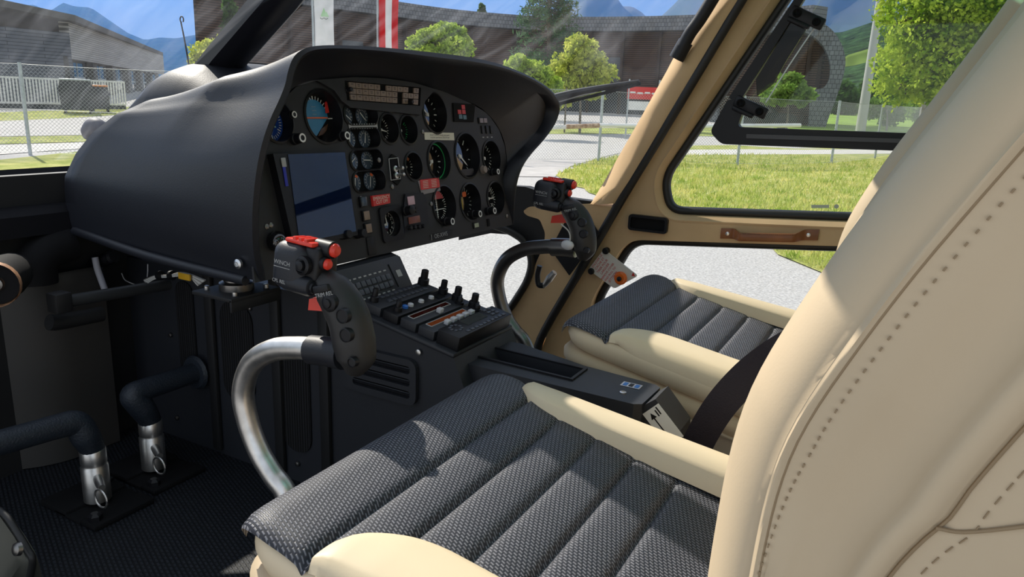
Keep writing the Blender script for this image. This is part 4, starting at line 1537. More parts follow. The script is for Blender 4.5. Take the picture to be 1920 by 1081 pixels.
def rounded(pts, n=5, r=0.03):
    out = []
    k = len(pts)
    for i in range(k):
        p, a, b = (Vector(pts[j % k]) for j in (i, i - 1, i + 1))
        da, db = (a - p), (b - p)
        rr_ = min(r, da.length * 0.45, db.length * 0.45)
        pa, pb = p + da.normalized() * rr_, p + db.normalized() * rr_
        for j in range(n + 1):
            t = j / n
            out.append(tuple(pa * (1 - t) ** 2 + p * 2 * t * (1 - t) + pb * t * t))
    return out


def ccw(lp):
    a = sum(lp[i][0] * lp[(i + 1) % len(lp)][1] - lp[(i + 1) % len(lp)][0] * lp[i][1] for i in range(len(lp)))
    return lp if a > 0 else lp[::-1]


seal = [(990, 735), (1004, 668), (1022, 617), (1100, 485), (1170, 365), (1240, 250), (1390, 0), (1470, -130)]
door = bpy.data.objects.new('door_1', None)
COL.objects.link(door)
door.location = W(-0.2, YD, -0.4)
ORG[door.name] = door.location.copy()
struct(door, 'tan suede-lined far cockpit door with an upper and a lower window', 'door')
dout = ccw([dz(*p) for p in [(x + 7, y) for x, y in seal] + [(2100, -130), (2100, 960), (1150, 800), (1050, 760)]])
up = ccw(rounded([dz(*p) for p in ((1538, -120), (1231, 335), (1244, 403), (1600, 417), (2060, 428), (2060, -120))], 7, 0.06))
low = ccw(rounded([dz(*p) for p in ((1104, 570), (1174, 449), (1560, 461), (2060, 471), (2060, 850), (1186, 760), (1104, 665))], 7, 0.045))


def offset(lp, d):
    n = len(lp)
    out = []
    for i in range(n):
        a, b = Vector(lp[i - 1]), Vector(lp[(i + 1) % n])
        tt = (b - a).normalized()
        out.append((lp[i][0] - tt.y * d, lp[i][1] + tt.x * d))
    return out


upo = offset(up, -0.014)
MB().prism(dout, 0.032, DF, [upo, low]).build('door_lining', M_suede, door, smooth=False)
MB().grid([[DF @ Vector((*p, w)) for p in offset(up, d)] for d, w in ((-0.015, 0.001), (-0.011, 0.002), (-0.004, -0.012), (0.0, -0.028))], closed=True).build('upper_window_flange', M_suede, door, angle=70)
DO = frame(W(0, YD + 0.034, 0), (1, 0, 0), (0, -1, 0))
for lp, nm in ((up, 'upper_window_seal'), (low, 'lower_window_seal')):
    m = MB()
    cx_ = sum(p[0] for p in lp) / len(lp)
    cz_ = sum(p[1] for p in lp) / len(lp)

    def shrink(d):
        n = len(lp)
        out = []
        for i in range(n):
            a, b = Vector(lp[i - 1]), Vector(lp[(i + 1) % n])
            tt = (b - a).normalized()
            nn = Vector((-tt.y, tt.x))
            out.append((lp[i][0] + nn.x * d, lp[i][1] + nn.y * d))
        return out
    m.grid([[DO @ Vector((*p, w)) for p in shrink(d)] for d, w in ((-0.004, 0.002), (0.004, 0.010), (0.014, 0.008), (0.018, -0.006), (0.010, -0.02), (-0.02, -0.02))], closed=True)
    m.build(nm, M_seal, door, angle=70)
# panes
pan = MB().prism(up, 0.003, frame(W(0, YD + 0.040, 0), (1, 0, 0), (0, -1, 0))).build('upper_pane', M_glass, door, smooth=False)
pan2 = MB().prism(low, 0.003, frame(W(0, YD + 0.040, 0), (1, 0, 0), (0, -1, 0))).build('lower_pane', M_glass, door, smooth=False)
MB().prism(ccw([dz(*p) for p in ((1517, 387), (1551, 387), (1551, 393), (1517, 393))]), 0.001, frame(W(0, YD + 0.036, 0), (1, 0, 0), (0, -1, 0))).flat(circle(*dz(1565, 390), 0.005, 16), frame(W(0, YD + 0.0362, 0), (1, 0, 0), (0, -1, 0))).build('pane_sticker', mat('pale_sticker', (0.5, 0.55, 0.45), 0.5), pan, smooth=False)
# sliding window frame
VF = frame(W(0, YD + 0.012, 0), (1, 0, 0), (0, -1, 0))


def vz(px, py):
    return dz(px, py, YD + 0.012)


vp = ccw(rounded([vz(*p) for p in ((1331, 247), (1366, 183), (1395, 203), (1382, 238), (1720, 250), (2060, 262), (2060, 296), (1720, 284), (1352, 270))], 4, 0.012))
vf = MB().prism(vp, 0.022, VF).build('sliding_window_frame', M_black, door, smooth=False)
MB().prism(ccw([vz(*p) for p in ((1400, 251), (2060, 271), (2060, 279), (1400, 259))]), 0.004, frame(W(0, YD + 0.009, 0), (1, 0, 0), (0, -1, 0))).build('frame_rib', mat('worn_black_rib', (0.05, 0.05, 0.055), 0.35), vf, smooth=False)
MB().prism(ccw([vz(*p) for p in ((1366, 183), (1384, 195), (1503, 6), (1545, -60), (1525, -60), (1488, 0))]), 0.016, VF).build('slide_track', M_black, vf, smooth=False)
MB().prism(ccw([vz(*p) for p in ((1418, 180), (1448, 158), (1474, 112), (1512, 52), (1484, 30), (1452, 88), (1416, 148))]), 0.004, frame(W(0, YD + 0.02, 0), (1, 0, 0), (0, -1, 0))).build('smoked_strip', glass_mat('smoked_strip', tint=(0.22, 0.20, 0.19)), vf, smooth=False)
MB().prism(ccw([vz(*p) for p in ((1384, 240), (1393, 203), (1530, 10), (1580, -80), (2060, -80), (2060, 260), (1720, 250))]), 0.003, frame(W(0, YD + 0.024, 0), (1, 0, 0), (0, -1, 0))).build('sliding_pane', M_tint, vf, smooth=False)
MB().tube([onY(*p, YD + 0.018) for p in ((1436, 192), (1480, 122), (1530, 48))], 0.0016, 6, 2).build('pane_edge', mat('polished_edge', (0.75, 0.78, 0.78), 0.2), vf)
for a, b in (((1381, 189), (1434, 213)), ((1486, 21), (1541, 46))):
    A2, B2 = onY(*a, YD + 0.004), onY(*b, YD + 0.004)
    dv = (B2 - A2)
    M = frame(A2.lerp(B2, 0.5), dv, (0, -1, 0))
    bk = MB().box((0, 0, 0), (dv.length * 1.12, 0.026, 0.010), M, 0.004).build('slide_bracket', M_black, vf)
    MB().box((-dv.length * 0.15, -0.016, 0.002), (dv.length * 0.75, 0.010, 0.014), M, 0.004).build('bracket_clamp', M_black, bk)
    for s in (-0.33, 0.33):
        MB().lathe([(0.009, 0.004), (0.009, 0.009), (0.006, 0.012), (0.003, 0.009)], M @ Matrix.Translation((dv.length * s, 0, 0)), 14).build('bracket_bolt', M_blackmat, bk)
# strap handle
h0, h1 = dz(1352, 437), dz(1535, 440)
hm = MB()
zc = h0[1]
L_ = h1[0] - h0[0]


def hp_(t, off, dzv=0):
    return W(h0[0] + L_ * t, YD - off, zc + (h1[1] - h0[1]) * t + dzv)


rows = []
for k in range(33):
    t = k / 32
    e = min(t, 1 - t)
    s = max(0, min(1, (e - 0.13) / 0.10))
    s = s * s * (3 - 2 * s)
    off = 0.002 + 0.020 * s
    hh = 0.012 - 0.003 * s
    th = 0.003 + 0.004 * s
    dzv = -0.005 * s
    rows.append([hp_(t, off - th, dzv - hh), hp_(t, off + th * 0.6, dzv - hh), hp_(t, off + th, dzv - hh * 0.6), hp_(t, off + th, dzv + hh * 0.6), hp_(t, off + th * 0.6, dzv + hh), hp_(t, off - th, dzv + hh)])
hs = MB().grid(rows, closed=True, cap0=True, cap1=True).build('pull_strap', M_saddle, door, angle=50)
lab(hs, 'brown saddle leather pull strap')
for t in (0.075, 0.905):
    MB().lathe([(0.0045, 0), (0.0045, 0.003), (0.002, 0.004)], frame(hp_(t, 0.004), (1, 0, 0), (0, -1, 0)), 14).build('strap_screw', M_steel, hs)
m = MB()
for k in range(26):
    m.box(hp_(0.24 + 0.52 * k / 25, 0.0275, 0.003), (0.0022, 0.0008, 0.0010))
m.build('strap_stitching', mat('dark_thread', (0.10, 0.035, 0.01), 0.8), hs)['kind'] = 'stuff'
# black pocket plate
a, b = dz(1182, 400), dz(1252, 438)
cpx = ((a[0] + b[0]) / 2, (a[1] + b[1]) / 2)
w_, h_ = b[0] - a[0], a[1] - b[1]
lo = MB().prism(rrect(*cpx, w_, h_, 0.008), 0.012, DF @ Matrix.Translation((0, 0, 0.012)), [rrect(*cpx, w_ - 0.012, h_ - 0.012, 0.004)]).build('pocket_rim', M_black, door, smooth=False)
MB().flat(rrect(*cpx, w_ - 0.010, h_ - 0.010, 0.004), DF @ Matrix.Translation((0, 0, 0.004))).build('pocket_face', M_blackmat, lo, smooth=False)
# jettison placard
PY = YD - 0.012
q = [dz(*p, PY) for p in ((1132, 467), (1103, 505), (1152, 541), (1196, 517))]
PLF = frame(W(0, PY, 0), (1, 0, 0), (0, -1, 0))
pc = MB().prism(ccw(rounded(q, 3, 0.008)), 0.004, PLF).build('jettison_placard', mat('placard_white', (0.70, 0.66, 0.60), 0.4), door, smooth=False)
for px, py in ((1136, 470), (1109, 508)):
    MB().lathe([(0.0085, -0.008), (0.0085, 0.004), (0.006, 0.006)], PLF @ Matrix.Translation((*dz(px, py, PY), 0)), 16).build('rubber_foot', M_black, pc)
c = dz(1164, 521, PY)
kn = MB().lathe([(0.017, 0), (0.017, 0.003), (0.013, 0.006), (0.012, 0.010)], PLF @ Matrix.Translation((*c, 0)), 24).build('jettison_knob', mat('orange_knob', (0.80, 0.16, 0.02), 0.3), pc)
MB().lathe([(0.006, 0.008), (0.006, 0.014), (0.003, 0.016)], PLF @ Matrix.Translation((*c, 0)), 14).build('knob_pin', M_black, kn)
p0, p1 = Vector(dz(1108, 500, PY)), Vector(dz(1127, 474, PY))
ud = (p1 - p0).normalized()
vd = Vector((ud.y, -ud.x))
if (Vector(dz(1160, 520, PY)) - p0).dot(vd) < 0:
    vd = -vd
m = MB()
for k, s in enumerate(('ENLEVER LE', 'CACHE ET', 'TIRER POUR', 'LARGUER', 'REMOVE COVER', 'AND PULL TO', 'JETTISON')):
    c = (p0 + p1) / 2 + vd * (0.004 + 0.0095 * k) - ud * 0.0008 * k
    m.text(s, 0.0083 if len(s) < 11 else 0.0075, PLF @ Matrix.Translation((c.x, c.y, 0.0006)) @ Matrix.Rotation(math.atan2(ud.y, ud.x), 4, 'Z'), 0)
a = dz(1187, 515, PY)
m.add([(a[0] - 0.004, a[1] - 0.003, 0.0006), (a[0] + 0.006, a[1] - 0.003, 0.0006), (a[0], a[1] + 0.007, 0.0006)], [[0, 1, 2]], PLF)
m.build('placard_text', M_red, pc)
MB().tube([onY(*p, YD - 0.01) for p in ((1030, 588), (1018, 620), (1008, 660))], 0.010, 10, 4, flat=0.4).build('door_check_strap', M_blackmat, door)
MB().box(onY(1026, 586, YD - 0.008), (0.030, 0.014, 0.045), None, 0.004).build('latch_block', M_black, door)
MB().box(onY(1030, 592, YD - 0.018), (0.010, 0.008, 0.024), None, 0.003).build('latch_pin', M_dsteel, door)

# ================================================================== PILLARS, SILLS, ROOF, GLASS
# far windscreen pillar: lining rows from the sill to the roof
rows = []
for (lx, ly), (rx, ry), (sx, sy) in (((1108, 381), (1112, 383), (1160, 381)), ((1130, 345), (1150, 352), (1188, 336)), ((1157, 298), (1180, 303), (1212, 296)), ((1195, 232), (1221, 208), (1262, 214)), ((1230, 169), (1244, 168), (1290, 167)), ((1250, 133), (1264, 138), (1316, 124)), ((1262, 110), (1286, 103), (1334, 94)), ((1285, 78), (1308, 68), (1356, 57)), ((1345, -18), (1366, -4), (1396, -10)), ((1400, -110), (1425, -100), (1462, -116))):
    ya = 1.707 if ly > 370 else 1.765
    a, b, c = onY(lx, ly, ya), onY(rx, ry, 1.705), onY(sx, sy, 1.71)
    rows.append([onY(lx, ly, ya + 0.01), a, a.lerp(b, 0.5) + Vector((-0.003, -0.003, 0)), b, b.lerp(c, 0.3) + Vector((0, -0.006, 0)), b.lerp(c, 0.75) + Vector((0, -0.005, 0)), c, c + Vector((0.004, 0.05, 0))])
pil = MB().grid(rows).build('trim_2', M_suede, angle=60)
struct(pil, 'tan suede-lined far windscreen pillar leaning aft', 'pillar')
MB().prism(ccw(rounded([dz(*p, 1.708) for p in ((980, 396), (992, 387), (1030, 388), (1050, 383), (1104, 382), (1156, 388), (1092, 490), (1012, 622), (1000, 680), (930, 690), (940, 612), (970, 566), (996, 520), (1006, 490), (1020, 460), (1022, 436), (1012, 411), (988, 404))], 3, 0.008)), 0.05, frame(W(0, 1.708, 0), (1, 0, 0), (0, -1, 0))).build('pillar_foot_lining', M_suede, pil, smooth=False)
MB().prism(ccw([dz(*p, 1.69) for p in ((1032, 467), (1067, 516), (1123, 438), (1112, 421), (1060, 414))]), 0.006, frame(W(0, 1.69, 0), (1, 0, 0), (0, -1, 0))).build('black_bracket', M_black, pil, smooth=False)
MB().tube([onY(*p, 1.69) for p in ((1268, 110), (1286, 78))], [0.017, 0.017], 14, 1).build('grab_handle_socket', M_black, pil)
MB().tube([onY(*p, 1.685) for p in ((1280, 88), (1294, 62), (1314, 34), (1347, -20))], 0.0140, 16, 5).build('grab_handle', M_black, pil)
sl = MB().tube([onY(*p, 1.715) for p in seal], 0.0115, 12, 4).build('trim_3', M_seal)
struct(sl, 'black rubber seal strip between far pillar and far door', 'seal')
# black sill and chin-window rim beyond the panel
sp_ = ccw([dz(*p, 1.712) for p in ((900, 345), (985, 350), (1040, 368), (1108, 377), (1096, 388), (1050, 386), (1030, 391), (992, 391), (986, 397), (992, 402), (1014, 409), (1025, 436), (1022, 462), (1008, 492), (998, 524), (988, 520), (994, 488), (984, 458), (962, 440), (920, 437), (860, 450), (860, 345))])
sb = MB().prism(sp_, 0.03, frame(W(0, 1.712, 0), (1, 0, 0), (0, -1, 0))).build('trim_4', M_foot, smooth=False)
struct(sb, 'black windscreen sill at the foot of the far pillar', 'sill')
MB().tube([onY(*p, 1.70) for p in ((915, 420), (940, 427), (964, 438), (984, 455), (996, 488), (989, 524), (966, 563), (940, 602), (930, 640))], 0.010, 12, 5).build('chin_window_rim', M_seal, sb)
chin = MB().prism(ccw([dz(*p, 1.73) for p in ((560, 470), (955, 438), (990, 470), (992, 520), (940, 602), (800, 800), (560, 800))]), 0.003, frame(W(0, 1.73, 0), (1, 0, 0), (0, -1, 0))).build('window_3', M_glass, smooth=False)
struct(chin, 'lower chin window beyond the panel showing grey gravel', 'window')


# windscreen shell
def wx(z, y):
    xc = interp(z, [(-0.45, -1.75), (-0.15, -1.52), (0.04, -1.20), (0.154, -1.0), (0.36, -0.60)])
    xe = interp(z, [(-0.45, -0.82), (-0.234, -0.71), (0.12, -0.52), (0.23, -0.45), (0.36, -0.38)])
    k = min(1, abs(y - 1.0) / 0.775)
    return xe + (xc - xe) * math.sqrt(max(0, 1 - k ** 2.4))


for nm, y0, y1, lb in (('window_1', 0.225, 0.975, 'dusty left windscreen pane in front of the near seat'), ('window_2', 1.025, 1.775, 'right windscreen pane between centre post and far pillar')):
    rows = []
    for i in range(15):
        z = -0.15 + 0.51 * i / 14
        rows.append([W(wx(z, y0 + (y1 - y0) * j / 24), y0 + (y1 - y0) * j / 24, z) for j in range(25)])
    o = MB().grid(rows).build(nm, M_wind, angle=90)
    struct(o, lb, 'window')
rows = []
for i in range(15):
    z = -0.40 + 0.78 * i / 14
    x = wx(z, 0.215)
    rows.append([W(x + dx, 0.20 + dy, z) for dx, dy in ((-0.03, 0.01), (-0.02, -0.02), (0.03, -0.02), (0.04, 0.01), (0.02, 0.03), (-0.02, 0.03))])
np_ = MB().grid(rows, closed=True, cap0=True, cap1=True).build('trim_6', M_suede, angle=50)
struct(np_, 'near windscreen pillar beyond the left edge of view', 'pillar')
cpo = []
for px, py, tt in ((380, 175, 0), (430, 113, 0), (490, 45, 0), (525, 5, 0), (600, -90, 0), (680, -190, 0)):
    p = onY(px, py, 1.0)
    cpo.append(p)
m = MB()
rows = []
for i, p in enumerate(cpo):
    tn = (cpo[min(i + 1, len(cpo) - 1)] - cpo[max(0, i - 1)]).normalized()
    nn = Vector((0, 1, 0)).cross(tn).normalized()
    if nn.x < 0:
        nn = -nn
    rows.append([p + Vector((0, y, 0)) + nn * d for y, d in ((-0.042, -0.02), (-0.042, 0.004), (-0.030, 0.012), (-0.016, 0.020), (0.016, 0.020), (0.030, 0.012), (0.042, 0.004), (0.042, -0.02))])
m.grid(rows, closed=True, cap0=True, cap1=True)
post = m.build('trim_5', mat('post_black', (0.008, 0.008, 0.012), 0.35), angle=30)
struct(post, 'black centre windscreen post slanting up from the glareshield', 'post')
cl = MB().prism([(-0.44, 0.12), (1.5, 0.12), (1.5, 1.80), (-0.40, 1.80), (-0.50, 1.5), (-0.50, 1.0), (-0.48, 0.6)], 0.05, frame(W(0, 0, 0.40), (1, 0, 0), (0, 0, 1)), [rrect(0.03, yy_, 0.46, 0.52, 0.06) for yy_ in (0.55, 1.37)]).build('ceiling', mat('roof_lining', (0.45, 0.40, 0.33), 0.8), smooth=False)
struct(cl, 'cabin roof above the seats', 'ceiling')
for nm, yy_, lb in (('window_4', 0.55, 'green tinted roof window above the near seat'), ('window_5', 1.37, 'green tinted roof window above the far seat')):
    struct(MB().prism(rrect(0.03, yy_, 0.47, 0.53, 0.06), 0.004, frame(W(0, 0, 0.385), (1, 0, 0), (0, 0, 1))).build(nm, MATS.get('green_roof_pane') or glass_mat('green_roof_pane', tint=(0.55, 0.97, 0.86), refl=0.5), smooth=False), lb, 'window')
wb_ = MB().box((1.45, 0.95, 1.4 - 0.17), (0.05, 1.66, 1.06)).build('wall_back', M_suede)
struct(wb_, 'tan rear cabin bulkhead', 'wall')

# ================================================================== OUTSIDE: GROUND
rng = np.random.default_rng(11)
M_gravel = mat('pale_gravel', (0.42, 0.41, 0.40), 0.9, var=(45, 0.32), bump=(90, 0.6, 0.008))
M_asph = mat('grey_asphalt', (0.43, 0.415, 0.40), 0.9, var=(3, 0.12), bump=(50, 0.4, 0.01))
M_path = mat('pale_footpath', (0.55, 0.53, 0.50), 0.9, var=(6, 0.1))
M_grass = mat('lawn_green', (0.32, 0.42, 0.08), 0.95, spec=0.1, var=(2.2, 0.3, (0.54, 0.52, 0.20)), bump=(26, 1.0, 0.05))
M_field = mat('far_meadow', (0.24, 0.36, 0.06), 0.95, spec=0.1, var=(0.6, 0.25))
rows = []
RR = [0.3, 2, 4, 6, 8, 10, 13, 17, 22, 28, 32, 36, 42, 50, 60, 72, 86, 95, 130, 200, 320, 500, 900, 1500]
for d in RR:
    rows.append([(d * math.cos(a), d * math.sin(a), hgt(d) - 0.004) for a in [2 * PI * k / 72 for k in range(72)]])
gr = MB().grid(rows, closed=True, cap0=True).build('ground', M_gravel)
struct(gr, 'pale grey gravel apron around the helicopter', 'ground')


def patch(name, px, m, dz_=0.01, step=None, label=None, world=None, seg=2.5, jit=0.0):
    """polygon on the terrain; px are image points on the ground"""
    pts = [tuple(onG(*p)[:2]) for p in px] if world is None else world
    # densify the outline
    out = []
    for a, b in zip(pts, pts[1:] + pts[:1]):
        n = max(1, int(math.hypot(b[0] - a[0], b[1] - a[1]) / seg))
        out += [(a[0] + (b[0] - a[0]) * k / n, a[1] + (b[1] - a[1]) * k / n) for k in range(n)]
    if jit:
        out = [(p[0] + rng.normal(0, jit), p[1] + rng.normal(0, jit)) for p in out]
    out = ccw(out)
    xs, ys = [p[0] for p in out], [p[1] for p in out]
    st = step or 3.0
    ex = []
    x = min(xs)
    while x < max(xs):
        y = min(ys)
        while y < max(ys):
            if inside((x, y), out):
                ex.append((x, y))
            y += st
        x += st
    V, T = tri_fill(out, (), ex)
    o = MB().add([(p.x, p.y, hgt(math.hypot(p.x, p.y)) + dz_ * 0.4) for p in V], T).build(name, m)
    struct(o, label)
    return o, out


patch('ground_road', [(-900, 262), (-300, 258), (0, 256), (165, 253), (330, 250), (600, 300), (900, 330), (1040, 332), (1070, 312), (1140, 292), (1180, 283), (1300, 281), (1660, 276), (2400, 268), (2400, 258), (1700, 265), (1300, 257), (1190, 252), (1000, 256), (600, 225), (330, 212), (0, 227), (-300, 238), (-900, 246)], M_asph, 0.015, label='grey asphalt road running past the fence')
patch('ground_path', [(-900, 300), (-300, 296), (0, 290), (150, 279), (330, 272), (330, 262), (160, 267), (0, 272), (-300, 279), (-900, 284)], M_path, 0.02, label='pale footpath behind the left fence post')
patch('ground_verge', [(-900, 282), (-300, 277), (0, 270.5), (160, 266), (330, 261), (330, 250), (165, 254), (0, 257), (-300, 262), (-900, 268)], M_grass, 0.022, label='narrow green verge between footpath and road at left')
patch('ground_bank', [(-900, 244), (-300, 236), (0, 227), (120, 222), (210, 216), (330, 207), (330, 196), (0, 211), (-300, 222), (-900, 232)], M_grass, 0.022, label='grass bank before the railing at left')
patch('lawn_left', [(-900, 420), (-300, 345), (0, 300), (150, 284), (330, 276), (330, 330), (-300, 700)], M_grass, 0.02, label='strip of lawn inside the left fence')
patch('lawn_verge', [(1060, 251), (1185, 251), (1310, 255), (1700, 262), (1900, 262), (1900, 240), (1300, 240), (1030, 240), (960, 244), (960, 251)], mat('dry_verge', (0.30, 0.34, 0.10), 0.95, spec=0.1, var=(1.2, 0.3)), 0.02, label='dry grass verge behind the white rail')
_, lawn = patch('lawn_right', [(1040, 331), (1105, 362), (1200, 398), (1330, 425), (1430, 458), (1500, 497), (1560, 520), (2300, 640), (2600, 420), (2100, 300), (1700, 288), (1400, 290), (1270, 291), (1150, 292), (1075, 312)], M_grass, 0.02, seg=0.35, jit=0.07, label='sunlit lawn between the gravel and the footpath at right')
patch('ground_walk', [(1270, 291), (1400, 290), (1700, 288), (2100, 300), (2300, 296), (1700, 279), (1400, 280), (1290, 281)], M_path, 0.024, label='pale footpath along the far side of the right lawn')
patch('ground_strip', [(1290, 281), (1400, 280), (1700, 279), (2200, 284), (2200, 278), (1700, 272), (1400, 272), (1300, 273)], M_grass, 0.026, label='thin green strip between right footpath and road')
patch('meadow', [(1450, 243), (1560, 245), (1720, 249), (2300, 256), (2300, 216), (1900, 217), (1600, 214), (1450, 212)], M_field, 0.03, 6.0, label='bright meadow beyond the road at right')


# grass blades on the lawns
def blades(name, poly, n, h, label, near=99):
    xs, ys = [p[0] for p in poly], [p[1] for p in poly]
    vs, fs = [], []
    k = 0
    tries = 0
    while k < n and tries < n * 12:
        tries += 1
        x, y = rng.uniform(min(xs), max(xs)), rng.uniform(min(ys), max(ys))
        d = math.hypot(x, y)
        if d > near or rng.random() > min(1, 100 / (d * d)) or not inside((x, y), poly):
            continue
        a = rng.uniform(0, PI)
        s = rng.uniform(0.5, 1.3) * h
        w = s * 0.16
        lx, ly = rng.normal(0, 0.35, 2) * s
        z = hgt(d) + 0.015
        b = len(vs)
        vs += [(x - w * math.cos(a), y - w * math.sin(a), z), (x + w * math.cos(a), y + w * math.sin(a), z), (x + lx, y + ly, z + s)]
        fs.append([b, b + 1, b + 2])
        k += 1
    o = MB().add(vs, fs).build(name, leaf_mat('grass_blades', (0.32, 0.43, 0.07), (0.66, 0.62, 0.22)), smooth=False)
    o['kind'] = 'stuff'
    tag(o, label, 'grass')


blades('grass_tufts', [p for p in lawn if True], 42000, 0.075, 'short grass blades growing on the sunlit right lawn', 26)

# ================================================================== FENCE AND RAIL
M_zinc = mat('zinc_post', (0.42, 0.46, 0.47), 0.5, metal=0.3, var=(20, 0.15))
M_wire = mat('galvanised_wire', (0.40, 0.42, 0.42), 0.5, metal=0.4)


def fence(name, label, nodes, h=1.75, mesh=0.075, skip_posts=()):
    t = thing(name, label, 'fence', nodes[0])
    for i, p in enumerate(nodes):
        if i in skip_posts:
            continue
        MB().tube([p + Vector((0, 0, -0.1)), p + Vector((0, 0, h))], 0.035, 10, 1).build('fence_post', M_zinc, t)
    m = MB()
    s2 = MB()
    for a, b in zip(nodes, nodes[1:]):
        L = (b - a)
        ln = L.length
        u = L / ln
        n = Vector((-u.y, u.x, 0)).normalized() * 0.0022
        for zz in (0.05, h * 0.5, h - 0.03):
            s2.tube([a + Vector((0, 0, zz)), a.lerp(b, 0.5) + Vector((0, 0, zz - 0.02)), b + Vector((0, 0, zz))], 0.0045, 5, 2)
        hh = h - 0.08
        k = int((ln + hh) / mesh)
        for j in range(k):
            for sg in (1, -1):
                # diagonal from (s0,0) rising to the right (sg=1) or to the left
                s0 = j * mesh - (hh if sg > 0 else 0)
                z0, s1, z1 = 0.04, s0 + hh * 1.0, 0.04 + hh
                if sg < 0:
                    s0, s1 = j * mesh, j * mesh - hh
                # clip to 0..ln
                def clip(sa, za, sb, zb):
                    if sa < 0:
                        za += (zb - za) * (0 - sa) / (sb - sa)
                        sa = 0
                    if sa > ln:
                        za += (zb - za) * (ln - sa) / (sb - sa)
                        sa = ln
                    return sa, za
                if max(s0, s1) < 0 or min(s0, s1) > ln:
                    continue
                q0 = clip(s0, z0, s1, z1)
                q1 = clip(s1, z1, s0, z0)
                A_ = a + u * q0[0] + Vector((0, 0, q0[1]))
                B_ = a + u * q1[0] + Vector((0, 0, q1[1]))
                w = (B_ - A_).cross(n).normalized() * 0.0024 if (B_ - A_).length > 1e-4 else None
                if w is None:
                    continue
                m.add([A_ - w, A_ + w, B_ + w, B_ - w, A_ + n, B_ + n], [[0, 1, 2, 3], [0, 4, 5, 3], [1, 4, 5, 2]])
    m.build('wire_netting', M_wire, t, smooth=False)
    s2.build('tension_wire', M_wire, t)
    return t


fl0 = onG(57, 290)
n_r = [onG(1122, 302), onG(1250, 304), onG(1382, 310), onG(1558, 308), onG(1640, 297), onG(1716, 282)]
n_l = [fl0 + Vector((-5.2, -9.0, 0)), fl0 + Vector((-2.6, -4.5, 0)), fl0]
dd = (onG(1122, 302) - fl0)
n_m = [fl0 + dd * k / 4 for k in range(5)]
fence('chain_link_fence', 'chain-link fence crossing the view behind the glareshield, from left post to white rail', [n_l[0], n_l[1]] + n_m, skip_posts=())
fence('chain_link_fence', 'chain-link fence seen through the far door and vent window', n_r, skip_posts=(0, 5))
wp = thing('wooden_fence_post', 'weathered wooden end post with a leaning brace near the birch', 'post', n_r[-1])
MB().tube([n_r[-1] + Vector((0, 0, -0.1)), n_r[-1] + Vector((0.03, 0, 1.95))], 0.10, 10, 1).build('post_trunk', mat('weathered_wood', (0.25, 0.23, 0.20), 0.9, var=(8, 0.3)), wp)
MB().tube([n_r[-1] + Vector((0.7, -0.3, 0)), n_r[-1] + Vector((0.1, 0, 1.5))], 0.07, 10, 1).build('post_brace', MATS['weathered_wood'], wp)
rl = thing('white_rail', 'long white tubular rail with a rusty stretch, fixed along the fence', 'rail', onG(1122, 302))
M_wp = mat('white_paint', (0.78, 0.77, 0.73), 0.5, var=(4, 0.06))
pR = [far(1020, 239, 18.6), far(1060, 238, 18.6), far(1126, 235, 18.7), far(1300, 237, 19.3), far(1400, 236, 19.8), far(1500, 235, 21.0)]
MB().tube([pR[1], pR[2], pR[3], pR[4], pR[5]], 0.052, 12, 2).build('rail_tube', M_wp, rl)
MB().tube([pR[0] + Vector((-0.6, 0, 0)), pR[0], pR[1]], 0.052, 12, 1).build('rail_tube', M_wp, rl)
MB().tube([far(1062, 237.5, 18.55), far(1124, 235.2, 18.65)], 0.055, 12, 1).build('rusty_stretch', mat('rust', (0.42, 0.16, 0.05), 0.8, var=(12, 0.5, (0.6, 0.45, 0.3))), rl)
sg = thing('notice_board', 'red and white notice board on posts behind the fence', 'sign', onG(1190, 262))
p = onG(1200, 262)
u_ = Vector((0.9, 0.35, 0)).normalized()
SFm = frame(p + Vector((0, 0, 1.72)), u_, (0.35, -0.9, 0))
for s in (-0.62, 0.62):
    MB().tube([p + u_ * s, p + u_ * s + Vector((0, 0, 2.45))], 0.035, 8, 1).build('sign_post', M_zinc, sg)
MB().box((0, 0.18, 0), (1.35, 0.5, 0.03), SFm).build('red_board', M_red, sg)
MB().box((0, -0.33, 0), (1.2, 0.36, 0.03), SFm).build('white_board', M_wp, sg)
m = MB()
for k in range(4):
    m.box((-0.45 + 0.3 * k, 0.2 - 0.02 * (k % 2), 0.018), (0.22, 0.07, 0.004), SFm)
m.build('board_markings', M_wp, sg)


# ================================================================== BUILDINGS
def wall_strip(m, pts, z0, z1, th=0.3):
    """vertical wall along a plan polyline"""
    L = []
    for i, p in enumerate(pts):
        a, b = Vector(pts[max(0, i - 1)]), Vector(pts[min(len(pts) - 1, i + 1)])
        t = (b - a)
        t = Vector((t.x, t.y, 0)).normalized()
        n = Vector((-t.y, t.x, 0)) * th
        L.append((Vector((p[0], p[1], 0)), n))
    m.grid([[q + Vector((0, 0, z0)), q + Vector((0, 0, z1)), q + n + Vector((0, 0, z1)), q + n + Vector((0, 0, z0))] for q, n in L], closed=True, cap0=True, cap1=True)


